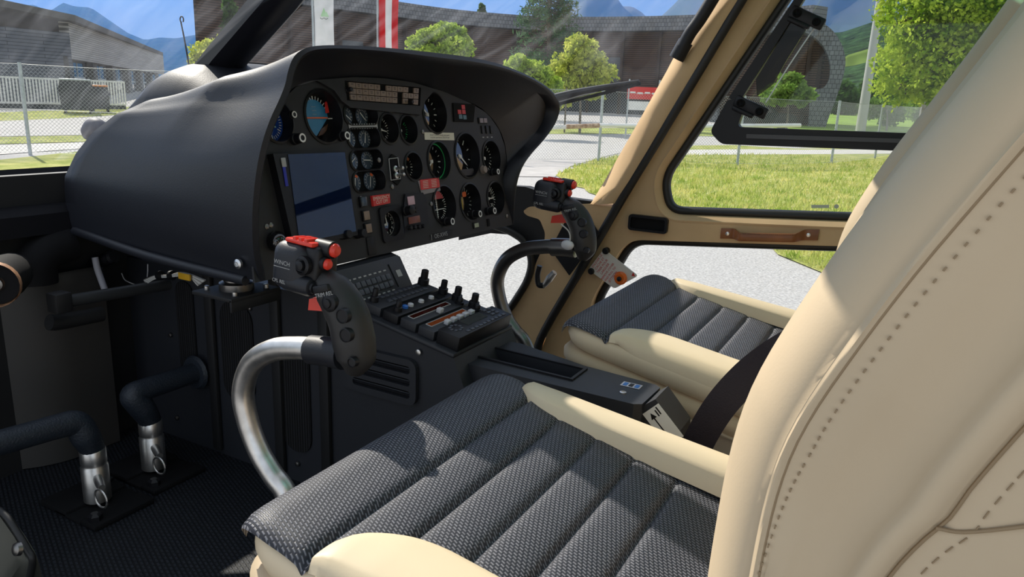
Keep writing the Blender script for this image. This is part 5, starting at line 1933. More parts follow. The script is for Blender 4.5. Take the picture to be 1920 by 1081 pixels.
def board_mat(name, c1, c2, bw, rh, mort=0.012):
    m = bpy.data.materials.new(name)
    nt, N, L = nodes_of(m)
    out = N.new('ShaderNodeOutputMaterial')
    b = N.new('ShaderNodeBsdfPrincipled')
    b.inputs['Roughness'].default_value = 0.85
    L.new(b.outputs[0], out.inputs[0])
    uv = N.new('ShaderNodeUVMap')
    br = N.new('ShaderNodeTexBrick')
    br.inputs['Scale'].default_value = 1
    br.inputs['Brick Width'].default_value = bw
    br.inputs['Row Height'].default_value = rh
    br.inputs['Mortar Size'].default_value = mort
    br.inputs['Color1'].default_value = (*c1, 1)
    br.inputs['Color2'].default_value = (*c2, 1)
    br.inputs['Mortar'].default_value = (*[c * 0.25 for c in c1], 1)
    L.new(uv.outputs[0], br.inputs['Vector'])
    L.new(br.outputs['Color'], b.inputs['Base Color'])
    MATS[name] = m
    return m


def uv_wall(o, pts):
    """metres along the wall, metres up"""
    me = o.data
    lay = me.uv_layers.new(name='UVMap')
    acc = [0]
    for a, b in zip(pts, pts[1:]):
        acc.append(acc[-1] + math.hypot(b[0] - a[0], b[1] - a[1]))
    org = ORG[o.name]
    P2 = np.array([(p[0], p[1]) for p in pts])
    for lp in me.loops:
        v = me.vertices[lp.vertex_index].co + org
        d = np.hypot(P2[:, 0] - v.x, P2[:, 1] - v.y)
        k = int(np.argmin(d))
        lay.data[lp.index].uv = (acc[k], v.z)


M_shingle = board_mat('grey_shingle', (0.20, 0.205, 0.215), (0.14, 0.145, 0.155), 0.28, 0.30, 0.018)
M_batten = board_mat('brown_battens', (0.13, 0.075, 0.052), (0.09, 0.054, 0.04), 6.0, 0.16, 0.035)
# the long curved hall
hall = thing('curved_hall', 'long curved timber hall with a grey shingled roof band behind the trees', 'building', far(990, 200, 60))
pl = [(380, 52), (430, 53), (520, 54.5), (640, 57), (720, 59), (800, 61.5), (880, 63.5), (990, 65), (1080, 64.5), (1160, 63.5), (1250, 62), (1330, 60.5), (1400, 58.5), (1500, 55.5)]
W2, _ = catmull([far(px, 200, d) for px, d in pl], [0] * len(pl), 4)
W2 = [(p[0], p[1]) for p in W2]


def top_z(px, py, d):
    return far(px, py, d).z


HT = 8.3
m = MB()
wall_strip(m, W2, 7.2, HT, 1.5)
o = m.build('shingle_band', M_shingle, hall)
uv_wall(o, W2)
W3 = [(p[0] * 1.018, p[1] * 1.018) for p in W2]
m = MB()
wall_strip(m, W3, 2.7, 7.25, 0.3)
o = m.build('batten_wall', M_batten, hall)
uv_wall(o, W3)
m = MB()
wall_strip(m, [(p[0] * 1.03, p[1] * 1.03) for p in W2], -0.5, 2.75, 0.3)
m.build('dark_plinth', mat('dark_plinth', (0.025, 0.03, 0.04), 0.7), hall)
for k in range(6, len(W3) - 1, 3):
    p = W3[k]
    MB().box((p[0] * 0.995, p[1] * 0.995, 3.6), (0.22, 0.22, 7.2)).build('wall_mullion', mat('dark_mullion', (0.05, 0.03, 0.022), 0.8), hall)
for k, (a, b) in enumerate(((12, 14), (18, 20), (34, 36))):
    p, q = Vector((*W3[a], 0)) * 0.996, Vector((*W3[b], 0)) * 0.996
    MB().grid([[p + Vector((0, 0, 3.2)), p + Vector((0, 0, 5.2))], [q + Vector((0, 0, 3.2)), q + Vector((0, 0, 5.2))]]).build('hall_window', mat('dark_glass', (0.02, 0.03, 0.04), 0.1), hall, smooth=False)
# rounded shingled end of the hall
pe = far(1500, 200, 55.0)
uE = Vector((ROT[0][0], ROT[1][0], 0)).normalized()
nE = Vector((pe.x, pe.y, 0)).normalized() * -1
uE = Vector((-nE.y, nE.x, 0))
if uE.dot(Vector((ROT[0][0], ROT[1][0], 0))) < 0:
    uE = -uE
EF = frame(Vector((pe.x, pe.y, 0)), uE, nE)


def ez(px, py):
    q = EF.inverted() @ onP(px, py, Vector((pe.x, pe.y, 0)), nE)
    return (q.x, q.y)


outer = [ez(*p) for p in ((1330, 250), (1330, 42), (1420, 38), (1500, 34), (1536, 38), (1562, 56), (1580, 84), (1587, 115), (1580, 150), (1566, 190), (1552, 225), (1545, 250))]
innr = [ez(*p) for p in ((1345, 245), (1345, 66), (1430, 62), (1490, 56), (1522, 64), (1546, 88), (1558, 118), (1556, 148), (1545, 166), (1520, 168), (1515, 245))]
o = MB().prism(ccw(rounded(outer, 3, 0.6)), 7.0, EF, [ccw(rounded(innr, 3, 0.5))]).build('rounded_end', M_shingle, hall, smooth=False)


def uv_flat(o, M):
    lay = o.data.uv_layers.new(name='UVMap')
    Mi = M.inverted()
    org = ORG[o.name]
    for lp in o.data.loops:
        v = Mi @ (o.data.vertices[lp.vertex_index].co + org)
        lay.data[lp.index].uv = (v.x + v.z * 0.7, v.y)


uv_flat(o, EF)
o = MB().flat(ccw(innr), EF @ Matrix.Translation((0, 0, -1.6))).build('end_wall', M_batten, hall, smooth=False)
uv_flat(o, EF)
for px in (1420, 1450, 1475, 1500, 1522):
    a, b = ez(px, 240), ez(px, 66)
    MB().box((a[0], (a[1] + b[1]) / 2, -1.5), (0.25, b[1] - a[1], 0.2), EF).build('end_mullion', MATS['dark_mullion'], hall)
p = onG(1535, 233)
MB().tube([p, p + Vector((0, 0, 2.4))], 0.3, 10, 1).build('concrete_pier', M_zinc, hall)

# office building at the left
off = thing('office_building', 'flat-roofed timber-clad office building at the far left', 'building', onG(150, 190))
c0, c1, cl_ = far(140, 160, 51), far(310, 160, 95), far(-220, 160, 46)
ztp = far(140, 42, 51).z
M_clad = board_mat('grey_cladding', (0.42, 0.40, 0.37), (0.36, 0.345, 0.32), 4.0, 0.13, 0.012)
M_cladd = board_mat('dark_shade_cladding', (0.16, 0.17, 0.19), (0.13, 0.14, 0.16), 4.0, 0.18, 0.015)  # end wall's shade put into this darker colour; lower wall uses it too
m = MB()
q = [(c0.x, c0.y), (c0.x + (c1.x - c0.x) * 0.5, c0.y + (c1.y - c0.y) * 0.5), (c1.x, c1.y)]
wall_strip(m, q, ztp - 2.0, ztp, 0.5)
o = m.build('upper_cladding', M_clad, off, smooth=False)
uv_wall(o, q)
ux = Vector((c1.x - c0.x, c1.y - c0.y, 0))
LN = ux.length
ux /= LN
nx = Vector((ux.y, -ux.x, 0))
OFm = frame(Vector((c0.x, c0.y, 0)), ux, nx)
zb = hgt(51) - 0.3
m = MB()
wall_strip(m, [(p[0] - nx.x * 0.6, p[1] - nx.y * 0.6) for p in q], zb, ztp - 1.9, 0.4)
o = m.build('lower_wall', M_cladd, off, smooth=False)
uv_wall(o, q)
for k in range(6):
    u0 = 1.2 + k * (LN - 3) / 6
    wd = (LN - 3) / 6 * 0.62
    w = MB().box((u0 + wd / 2, (zb + 0.8 + ztp - 2.0) / 2, -0.55), (wd, ztp - 2.8 - zb, 0.12), OFm).build('window_frame', M_clad, off, smooth=False)
    MB().box((u0 + wd / 2, (zb + 0.8 + ztp - 2.0) / 2, -0.50), (wd * 0.88, ztp - 3.1 - zb, 0.08), OFm).build('window_glass', mat('sky_glass', (0.03, 0.06, 0.10), 0.05, spec=1.0), w, smooth=False)
    MB().box((u0 + wd / 2, zb + 0.8 + (ztp - 2.8 - zb) * 0.45, -0.46), (wd * 0.9, 0.12, 0.06), OFm).box((u0 + wd / 2, (zb + 0.8 + ztp - 2.0) / 2, -0.46), (0.10, ztp - 3.1 - zb, 0.06), OFm).build('window_bar', M_zinc, w, smooth=False)
    MB().box((u0 - wd * 0.22, (zb + ztp - 1.9) / 2, -0.35), (wd * 0.3, ztp - 1.9 - zb, 0.4), OFm).build('window_pier', M_clad, off, smooth=False)
q = [(cl_.x, cl_.y), ((cl_.x + c0.x) / 2, (cl_.y + c0.y) / 2), (c0.x, c0.y)]
m = MB()
wall_strip(m, q, zb, ztp - 0.6, 0.4)
o = m.build('shaded_end_wall', M_cladd, off, smooth=False)  # wall turned from the sun, its shade painted by the darker cladding
uv_wall(o, q)
tl = far(-220, 20, 46)
m = MB()
rfp = [Vector((c0.x, c0.y, ztp)), Vector((c1.x, c1.y, ztp)), Vector((c1.x, c1.y, ztp)) - nx * 14, Vector((cl_.x, cl_.y, ztp + 0.8)) - nx * 4, Vector((cl_.x, cl_.y, ztp + 0.8))]
rfp = [rfp[0] + nx * 0.5 - ux * 0.6] + rfp[1:4] + [rfp[4] + Vector((0.5, -0.5, 0))]
m.add(rfp + [p + Vector((0, 0, 0.35)) for p in rfp], [[4, 3, 2, 1, 0], [5, 6, 7, 8, 9]] + [[i, (i + 1) % 5, (i + 1) % 5 + 5, i + 5] for i in range(5)])
m.build('flat_roof', M_clad, off, smooth=False)
# railing and bins
rg = thing('white_railing', 'white metal railing in front of the office building', 'railing', onG(20, 206))
a, b = far(-120, 190, 39.5), far(235, 185, 43)
a.z = b.z = 0
for k in range(60):
    p = a.lerp(b, k / 59)
    z = hgt(math.hypot(p.x, p.y)) + 0.25
    MB().box((p.x, p.y, z + 0.55), (0.05, 0.05, 1.1)).build('railing_bar', M_wp, rg)
m = MB()
wall_strip(m, [(a.x, a.y), (b.x, b.y)], hgt(40) + 1.35, hgt(40) + 1.43, 0.07)
wall_strip(m, [(a.x, a.y), (b.x, b.y)], hgt(40) + 0.25, hgt(40) + 0.33, 0.07)
m.build('handrail', M_wp, rg, smooth=False)
m = MB()
wall_strip(m, [(a.x * 1.003, a.y * 1.003), (b.x * 1.003, b.y * 1.003)], -0.3, hgt(40) + 0.25, 0.4)
m.build('retaining_wall', mat('dark_wall', (0.06, 0.065, 0.07), 0.8), rg, smooth=False)
M_bin = mat('dark_bin', (0.03, 0.032, 0.036), 0.5)
for px, lb, w, h, d in ((146, 'large dark waste container before the white railing', 1.35, 1.4, 38), (188, 'smaller dark bin with an orange lid edge beside the container', 0.85, 1.15, 39.4)):
    p = far(px, 200, d)
    p.z = hgt(d)
    t = thing('waste_container', lb, 'bin', p)
    n = -Vector((p.x, p.y, 0)).normalized()
    BFm = frame(p, Vector((-n.y, n.x, 0)), n)
    o = MB().prism(ccw([(-w / 2 * 0.9, 0.15), (w / 2 * 0.9, 0.15), (w / 2, h * 0.75), (w / 2 * 0.85, h), (-w / 2 * 0.85, h), (-w / 2, h * 0.75)]), 1.0, BFm).build('bin_body', M_bin, t, smooth=False)
    MB().box((0, h + 0.03, -0.5), (w * 0.9, 0.08, 1.08), BFm, 0.03).build('bin_lid', M_zinc if w > 1 else mat('orange_lid', (0.75, 0.25, 0.04), 0.5), t)
    for s in (-1, 1):
        MB().lathe([(0.1, -0.06), (0.1, 0.06)], BFm @ Matrix.Translation((s * w * 0.35, 0.1, -0.1)) @ Matrix.Rotation(PI / 2, 4, 'Y'), 14).build('bin_wheel', M_black, t)
# parked car behind the fence
p = onG(1420, 243)
n = -Vector((p.x, p.y, 0)).normalized()
CFm = frame(p, Vector((-n.y, n.x, 0)), n)
car = thing('car', 'dark parked car behind the fence, low in the vent window', 'car', p)
MB().prism(ccw(rounded([(-2.1, 0.35), (2.1, 0.35), (2.15, 0.75), (1.9, 0.95), (1.05, 1.0), (0.55, 1.42), (-0.9, 1.45), (-1.6, 1.05), (-2.1, 0.95)], 4, 0.15)), 1.7, CFm).build('car_body', mat('dark_car_paint', (0.015, 0.018, 0.024), 0.2), car, smooth=False)
MB().prism(ccw(rounded([(-1.3, 1.02), (0.85, 1.0), (0.45, 1.36), (-0.85, 1.39)], 3, 0.06)), 0.02, CFm @ Matrix.Translation((0, 0, 0.01))).build('car_window', M_dial, car, smooth=False)
for x in (-1.35, 1.35):
    MB().lathe([(0.33, -0.2), (0.33, 0.02), (0.2, 0.04)], CFm @ Matrix.Translation((x, 0.33, 0)), 20).build('car_wheel', M_black, car)
# farmhouse roof
p = far(1676, 200, 140)
p.z = hgt(140) - 1.2
n = -Vector((p.x, p.y, 0)).normalized()
HF_ = frame(p, Vector((-n.y, n.x, 0)), n)
fh = thing('farmhouse', 'distant low farmhouse with a pale grey roof among the trees', 'house', p)
MB().box((0, 1.3, -4), (11, 2.6, 8), HF_).build('house_wall', M_wp, fh, smooth=False)
MB().prism(ccw([(-4.8, 2.5), (4.8, 2.5), (0, 5.0)]), 12, frame(p - n * 4 - Vector((-n.y, n.x, 0)) * 6, n, -Vector((-n.y, n.x, 0)))).build('house_roof', mat('pale_roof', (0.42, 0.40, 0.40), 0.7), fh, smooth=False)

# ================================================================== POLES AND FLAGS


def flag(name, label, px, d, cols, w, h0, h1, mark=None, lean=0.0):
    b = far(px, 200, d)
    b.z = hgt(d)
    t = thing(name, label, 'flag', b)
    MB().tube([b, b + Vector((0, 0, h1 + 0.6))], [0.07, 0.05], 10, 2).build('flagpole', M_zinc, t)
    v = Vector((-b.y, b.x, 0)).normalized()
    if v.dot(Vector((ROT[0][0], ROT[1][0], 0))) < 0:
        v = -v
    nn = Vector((b.x, b.y, 0)).normalized()

    def P(s, z):
        f = 0.12 * math.sin(s * 5.0 + z * 1.1) + 0.06 * math.sin(z * 2.3)
        return b + v * (0.08 + w * s * (0.96 + 0.04 * math.sin(z))) + nn * f + Vector((0, 0, z))
    k = len(cols)
    for i, c in enumerate(cols):
        rows = [[P((i + j / 4) / k, h0 + (h1 - h0) * r / 24) for j in range(5)] for r in range(25)]
        back = [[p + nn * 0.008 for p in r] for r in rows]
        MB().grid(rows).grid([r[::-1] for r in back]).build('flag_stripe' if k > 1 else 'flag_cloth', c, t)
    if mark:
        zz = mark
        FMm = frame(P(0.5, zz) - nn * 0.16, v, -nn)
        MB().prism([(-0.17, -0.1), (0.17, -0.1), (0.0, 0.34)], 0.01, FMm).prism([(-0.03, -0.1), (0.22, -0.1), (0.1, 0.16)], 0.01, FMm @ Matrix.Translation((0.03, 0, 0.01))).build('green_peak_emblem', mat('emblem_green', (0.42, 0.66, 0.36), 0.7), t, smooth=False)
        m = MB().tube([FMm @ Vector((-0.2 + 0.1 * k, -0.2 + 0.03 * (-1) ** k, 0.01)) for k in range(5)], 0.015, 6, 3)
        m.build('wave_emblem', mat('emblem_dark', (0.08, 0.12, 0.10), 0.7), t)
    return t


M_fw = leaf_mat('white_flag_cloth', (0.75, 0.76, 0.76), (0.8, 0.8, 0.8))
M_fr = leaf_mat('red_flag_cloth', (0.62, 0.02, 0.03), (0.66, 0.03, 0.035))
D1 = 42
pz = far(606, 35, D1).z
flag('flag', 'white banner flag with a small green peak emblem', 591, D1, [M_fw], 1.05, 2.0, 9.0, mark=pz)
flag('flag', 'red-white-red vertical banner flag', 709, 44, [M_fr, M_fw, M_fr], 1.12, 2.0, 9.0)
b = onG(1613, 246)
k = math.hypot(b.x, b.y)
lp = thing('lamp_post', 'tall pale concrete lamp post rising past the birch', 'lamp post', b)
MB().tube([b, b + Vector((0, 0, 6)), b + Vector((0, 0, 15))], [0.30, 0.24, 0.15], 14, 2).build('post_shaft', mat('pale_concrete', (0.45, 0.45, 0.44), 0.8), lp)
MB().box(b + Vector((0.5, 0, 15)), (1.2, 0.3, 0.15), None, 0.05).build('lamp_head', M_zinc, lp)
# aerial and probe on the nose
an = thing('whip_aerial', 'thin black whip aerial with a looped tip on the nose', 'aerial', onY(358, 150, 1.25))
pt = [onY(358, 150, 1.25), onY(355, 127, 1.25), onY(347, 80, 1.25), onY(339, 40, 1.25)]
m = MB().tube(pt, [0.0026, 0.0023, 0.0019, 0.0016], 8, 4)
tip = pt[-1]
lp_ = [tip + Vector((0.004 - 0.006 * math.cos(a), 0, 0.004 + 0.007 * math.sin(a))) for a in [-1.2 + 5.2 * q / 14 for q in range(15)]]
m.tube(lp_, 0.0015, 8, 1)
m.build('aerial_rod', M_black, an)
pb = thing('pitot_probe', 'pale capped probe on a dark stalk standing on the nose', 'probe', onY(180, 275, 1.35))
q = [onY(158, 300, 1.35), onY(172, 278, 1.35), onY(183, 258, 1.35)]
MB().tube(q, [0.030, 0.024, 0.020], 14, 3, flat=0.7).build('probe_stalk', mat('dark_grey_stalk', (0.07, 0.07, 0.075), 0.5), pb)
MB().tube([onY(162, 258, 1.35), onY(166, 248, 1.35), onY(175, 238, 1.35), onY(186, 240, 1.35), onY(196, 256, 1.35)], [0.010, 0.022, 0.026, 0.025, 0.012], 14, 4).build('probe_cap', mat('grey_cap', (0.09, 0.09, 0.11), 0.6), pb)
wi = thing('windscreen_wiper', 'black wiper arm and blade resting outside the right windscreen', 'wiper', onY(1045, 180, 1.82))
w0, w1 = onY(1030, 186, 1.84), onY(1198, 152, 1.86)
MB().tube([w0, w0.lerp(w1, 0.3) + Vector((0, 0, 0.003)), w0.lerp(w1, 0.6) + Vector((0, 0, 0.002)), w1], [0.012, 0.010, 0.008, 0.004], 8, 4).build('wiper_arm', M_black, wi)
MB().tube([w0 + Vector((0, 0, -0.018)), w0.lerp(w1, 0.5) + Vector((0, 0, -0.014)), w1 + Vector((0.005, 0, -0.006))], 0.006, 8, 3, flat=0.5).build('wiper_blade', M_blackmat, wi)
MB().tube([w0 + Vector((0.02, 0, -0.008)), w0.lerp(w1, 0.5) + Vector((0, 0, -0.004)), w0.lerp(w1, 0.8)], 0.003, 6, 2).build('blade_spine', M_alu, wi)


# ================================================================== TREES
def leaves_mesh(C, size, lean=0.6, per=1, aspect=0.55):
    """C: n x 3 leaf centres"""
    n = len(C)
    s = size * rng.uniform(0.6, 1.3, n)[:, None]
    a = rng.normal(size=(n, 3))
    a[:, 2] -= 0.4
    a /= np.linalg.norm(a, axis=1)[:, None]
    b = rng.normal(size=(n, 3))
    b -= a * np.sum(a * b, axis=1)[:, None]
    b /= np.linalg.norm(b, axis=1)[:, None]
    V = np.stack([C - a * s, C + b * s * aspect, C + a * s, C - b * s * aspect], axis=1).reshape(-1, 3)
    Fc = np.arange(4 * n).reshape(-1, 4)
    return V, Fc


def mesh_np(name, V, Fc, m, parent):
    me = bpy.data.meshes.new(name)
    org = np.array(ORG[parent.name])
    V = V - org
    me.vertices.add(len(V))
    me.vertices.foreach_set('co', V.astype(np.float32).ravel())
    nf = len(Fc)
    me.loops.add(nf * 4)
    me.loops.foreach_set('vertex_index', Fc.astype(np.int32).ravel())
    me.polygons.add(nf)
    me.polygons.foreach_set('loop_start', np.arange(0, nf * 4, 4, dtype=np.int32))
    me.update(calc_edges=True)
    me.materials.append(m)
    o = bpy.data.objects.new(name, me)
    COL.objects.link(o)
    o.parent = parent
    ORG[o.name] = Vector(org)
    return o


def cloud(c, r, n, clumps=30, k=0.33):
    """leaf centres gathered in clumps over an ellipsoid"""
    d = rng.normal(size=(clumps, 3))
    d /= np.linalg.norm(d, axis=1)[:, None]
    d *= rng.uniform(0.35, 1.0, clumps)[:, None] ** 0.5
    cc = np.array(c) + d * np.array(r) * 0.8
    idx = rng.integers(0, clumps, n)
    e = rng.normal(size=(n, 3))
    e /= np.linalg.norm(e, axis=1)[:, None]
    e *= rng.uniform(0.2, 1.0, n)[:, None] ** 0.4
    return cc[idx] + e * np.array(r) * k * rng.uniform(0.7, 1.3, clumps)[idx][:, None]


M_bark = mat('grey_bark', (0.16, 0.13, 0.10), 0.9, var=(10, 0.4))


def tree(name, label, cat, base, blobs, nleaf, size, m, trunk=0.08, clumps=30, k=0.33, aspect=0.55, group=None):
    t = thing(name, label, cat, base, group)
    top = max(b[0][2] for b in blobs)
    cx_ = np.mean([b[0] for b in blobs], axis=0)
    tip = Vector((cx_[0], cx_[1], top))
    MB().tube([base + Vector((0, 0, -0.1)), base.lerp(tip, 0.5) + Vector((0.05, 0.05, 0)), tip], [trunk, trunk * 0.7, trunk * 0.25], 8, 3).build('trunk', M_bark, t)
    mm = MB()
    for c, r in blobs:
        for _ in range(5):
            e = Vector(c) + Vector(rng.normal(size=3) * np.array(r) * 0.35)
            s = Vector(c).lerp(tip, 0.25) + Vector((0, 0, -0.3))
            mm.tube([s, s.lerp(e, 0.5) + Vector((0, 0, 0.1)), e], [trunk * 0.4, trunk * 0.25, trunk * 0.08], 5, 2, cap=False)
    mm.build('branches', M_bark, t)
    vol = np.array([b[1][0] * b[1][1] * b[1][2] for b in blobs]) ** 0.7
    cs = [cloud(c, r, int(nleaf * w), clumps, k) for (c, r), w in zip(blobs, vol / vol.sum())]
    V, Fc = leaves_mesh(np.concatenate(cs), size, aspect=aspect)
    mesh_np('foliage', V, Fc, m, t)
    return t


def blob(px, py, d, rx, rz=None, ry=None):
    """ellipsoid centred on a bearing; rx, rz in image pixels"""
    p = far(px, py, d)
    s = d / F / 0.93
    rz = rz or rx
    return ((p.x, p.y, p.z), (rx * s, (ry or rx) * s, rz * s))


def foot(px, d):
    p = far(px, 200, d)
    p.z = hgt(d)
    return p


L_lime = leaf_mat('lime_leaves', (0.28, 0.42, 0.05), (0.46, 0.56, 0.10))
L_yel = leaf_mat('yellow_green_leaves', (0.40, 0.48, 0.06), (0.60, 0.62, 0.14))
L_mid = leaf_mat('mid_green_leaves', (0.14, 0.26, 0.04), (0.26, 0.40, 0.08))
L_dark = leaf_mat('dark_green_leaves', (0.045, 0.10, 0.025), (0.09, 0.17, 0.04))
L_blue = leaf_mat('blue_green_needles', (0.05, 0.11, 0.05), (0.11, 0.20, 0.09))
L_birch = leaf_mat('birch_leaves', (0.20, 0.34, 0.02), (0.60, 0.70, 0.10))
tree('round_shrub', 'round lime-green shrub right of the red-white-red flag', 'shrub', foot(826, 34), [blob(825, 85, 34, 55, 38), blob(800, 95, 34, 40, 30), blob(855, 88, 34, 30, 34)], 9000, 0.12, L_lime, 0.08)
tree('garden_shrub', 'lime shrub just above the right shoulder of the glareshield', 'shrub', foot(985, 30), [blob(985, 140, 30, 40, 34), blob(1015, 160, 30, 38, 32)], 6000, 0.10, L_lime, 0.06)
tree('young_tree', 'young yellow-green tree with a thin stem beyond the road', 'tree', onG(1087, 250), [blob(1085, 105, 36, 40, 36), blob(1110, 130, 36, 44, 30), blob(1065, 140, 36, 40, 34), blob(1100, 165, 36, 42, 24), blob(1050, 175, 36, 30, 24)], 9000, 0.11, L_yel, 0.07)
sk = thing('tree_stake', 'thin wooden stake beside the young yellow-green tree', 'stake', onG(1058, 249))
MB().tube([onG(1058, 249), onG(1058, 249) + Vector((0, 0, 2.0))], 0.04, 8, 1).build('stake_rod', M_bark, sk)
tree('yellow_green_tree', 'yellow-green treetop left of the centre windscreen post', 'tree', foot(405, 45), [blob(405, 105, 45, 42, 28), blob(385, 120, 45, 26, 22), blob(428, 100, 45, 30, 30)], 6000, 0.13, L_yel, 0.1)
# larch
base = foot(1030, 48)
lt = thing('larch_tree', 'tall feathery conifer in front of the curved hall', 'tree', base)
tip = far(1030, -170, 48)
MB().tube([base, tip], [0.2, 0.03], 10, 1).build('trunk', M_bark, lt)
ac = []
mm = MB()
for i in range(170):
    f = rng.uniform(0.2, 0.99)
    p = base.lerp(tip, f)
    a = rng.uniform(0, 2 * PI)
    ln = 2.6 * (1 - f) ** 0.75 + 0.35
    e = p + Vector((ln * math.cos(a), ln * math.sin(a), ln * rng.uniform(-0.25, 0.15)))
    mm.tube([p, p.lerp(e, 0.5) + Vector((0, 0, -0.08)), e], [0.04, 0.025, 0.01], 5, 2, cap=False)
    s = rng.uniform(0.15, 1.05, 75)
    q = np.array(p)[None] * (1 - s[:, None]) + np.array(e)[None] * s[:, None] + rng.normal(size=(75, 3)) * np.array([0.12, 0.12, 0.10]) - np.array([0, 0, 1])[None] * (rng.uniform(0, 0.35, 75)[:, None])
    ac.append(q)
mm.build('branches', M_bark, lt)
V, Fc = leaves_mesh(np.concatenate(ac), 0.17, aspect=0.2)
mesh_np('foliage', V, Fc, L_blue, lt)
# big birch at the right
base = foot(1850, 27)
bd_ = 27
bl = [blob(1760, 40, bd_, 90, 70), blob(1840, -10, bd_, 110, 90), blob(1710, 110, bd_, 60, 50), blob(1780, 120, bd_, 90, 60), blob(1860, 100, bd_, 80, 80), blob(1700, 30, bd_, 50, 50), blob(1740, -40, bd_, 80, 60), blob(1920, 40, bd_, 90, 90), blob(1800, 165, bd_, 60, 36), blob(1680, 150, bd_, 40, 40), blob(1740, 160, bd_, 50, 30)]
tree('birch_tree', 'big sunlit birch with drooping bright green leaves at the right', 'tree', base, bl, 42000, 0.07, L_birch, 0.22, clumps=40, k=0.3, aspect=0.65)
tree('small_bush', 'small feathery bush on the meadow below the birch', 'bush', onG(1662, 246), [blob(1660, 210, 62, 34, 22), blob(1640, 200, 62, 24, 18), blob(1685, 205, 62, 24, 18)], 4500, 0.13, L_mid, 0.07)
tree('garden_bush', 'loose green bush seen through the vent window before the hall end', 'bush', foot(1480, 40), [blob(1475, 165, 40, 34, 24), blob(1500, 180, 40, 24, 18), blob(1455, 182, 40, 26, 16)], 3500, 0.12, L_mid, 0.06)
for px, py, d, r, lb in ((1580, 182, 95, 27, 'round dark tree right of the hall end'), (1640, 178, 112, 30, 'dark tree behind the lamp post foot'), (1700, 192, 100, 30, 'dark tree behind the farmhouse roof')):
    tree('dark_tree', lb, 'tree', foot(px, d), [blob(px, py, d, r, r * 0.9), blob(px + r * 0.5, py + 12, d, r * 0.7), blob(px - r * 0.5, py + 14, d, r * 0.6)], 3800, 0.28, L_dark, 0.2)
tree('hedge_bush', 'dark leafy undergrowth below the birch by the wooden post', 'bush', foot(1800, 40), [blob(1780, 195, 40, 50, 34), blob(1850, 190, 40, 60, 40), blob(1740, 205, 40, 30, 26)], 8000, 0.12, L_mid, 0.1)
tree('roadside_bush', 'dark spiky bush at the left end of the curved hall', 'bush', foot(440, 50), [blob(432, 40, 50, 14, 40), blob(436, 80, 50, 16, 36)], 1500, 0.25, L_dark, 0.1)
tree('roof_tree', 'tiny conifer top peeping over the hall roof', 'tree', foot(903, 90), [blob(903, 20, 90, 7, 12)], 400, 0.3, L_dark, 0.1)
# maize field
vs, fs = [], []
C = []
c0_, c1_ = far(1540, 215, 130), far(1760, 218, 124)
for r in range(8):
    for k in range(330):
        p = c0_.lerp(c1_, k / 329) * (1 + r * 0.012)
        z = hgt(math.hypot(p.x, p.y))
        for j in range(3):
            C.append((p.x + rng.normal(0, 0.15), p.y + rng.normal(0, 0.15), z + rng.uniform(0.1, 2.3)))
mz = bpy.data.objects.new('maize_crop', None)
V, Fc = leaves_mesh(np.array(C), 0.42, aspect=0.3)
me = bpy.data.meshes.new('maize_crop')
me.from_pydata([tuple(v) for v in V], [], [tuple(int(i) for i in f) for f in Fc])
me.materials.append(leaf_mat('maize_leaves', (0.10, 0.26, 0.03), (0.20, 0.38, 0.06)))
mz = bpy.data.objects.new('maize_crop', me)
COL.objects.link(mz)
tag(mz, 'strip of green maize standing beyond the meadow', 'crop', kind='stuff')


# ================================================================== MOUNTAINS
def fbm(x, y, o=5):
    v = 0
    a = 1.0
    for i in range(o):
        v += a * math.sin(x * 1.7 ** i * 1.3 + 3.1 * i + 1.7 * math.sin(y * 1.9 ** i + i)) * math.cos(y * 1.8 ** i * 1.1 + 1.3 * i)
        a *= 0.52
    return v


def ridge(name, label, crest, d, depth, m, rough=0.05, n=160):
    pxs = [c[0] for c in crest]
    rows = []
    for i in range(n + 1):
        px = pxs[0] + (pxs[-1] - pxs[0]) * i / n
        py = interp(px, crest)
        top = far(px, py, d)
        base = far(px, 205, d)
        nx_ = Vector((top.x, top.y, 0)).normalized()
        H = top.z
        row = []
        for j in range(26):
            t = j / 25
            dd_ = d - depth * (1 - t)
            q = nx_ * dd_
            # perspective: keep the slope profile below the sight line
            z = (H * (dd_ / d)) * (t ** 0.9) * (0.55 + 0.45 * t) if t < 1 else H
            nz = fbm(px * 0.02 + name.__hash__() % 7 * 0, t * 5) * rough * H * (1 - t ** 6) * min(1, t * 3)
            row.append(q + nx_ * nz * 2.0 + Vector((0, 0, z + nz * 0.6)))
        row.append(nx_ * (d * 1.15) + Vector((0, 0, 0)))
        rows.append(row)
    o = MB().grid(rows).build(name, m, angle=180)
    struct(o, label, 'mountain')


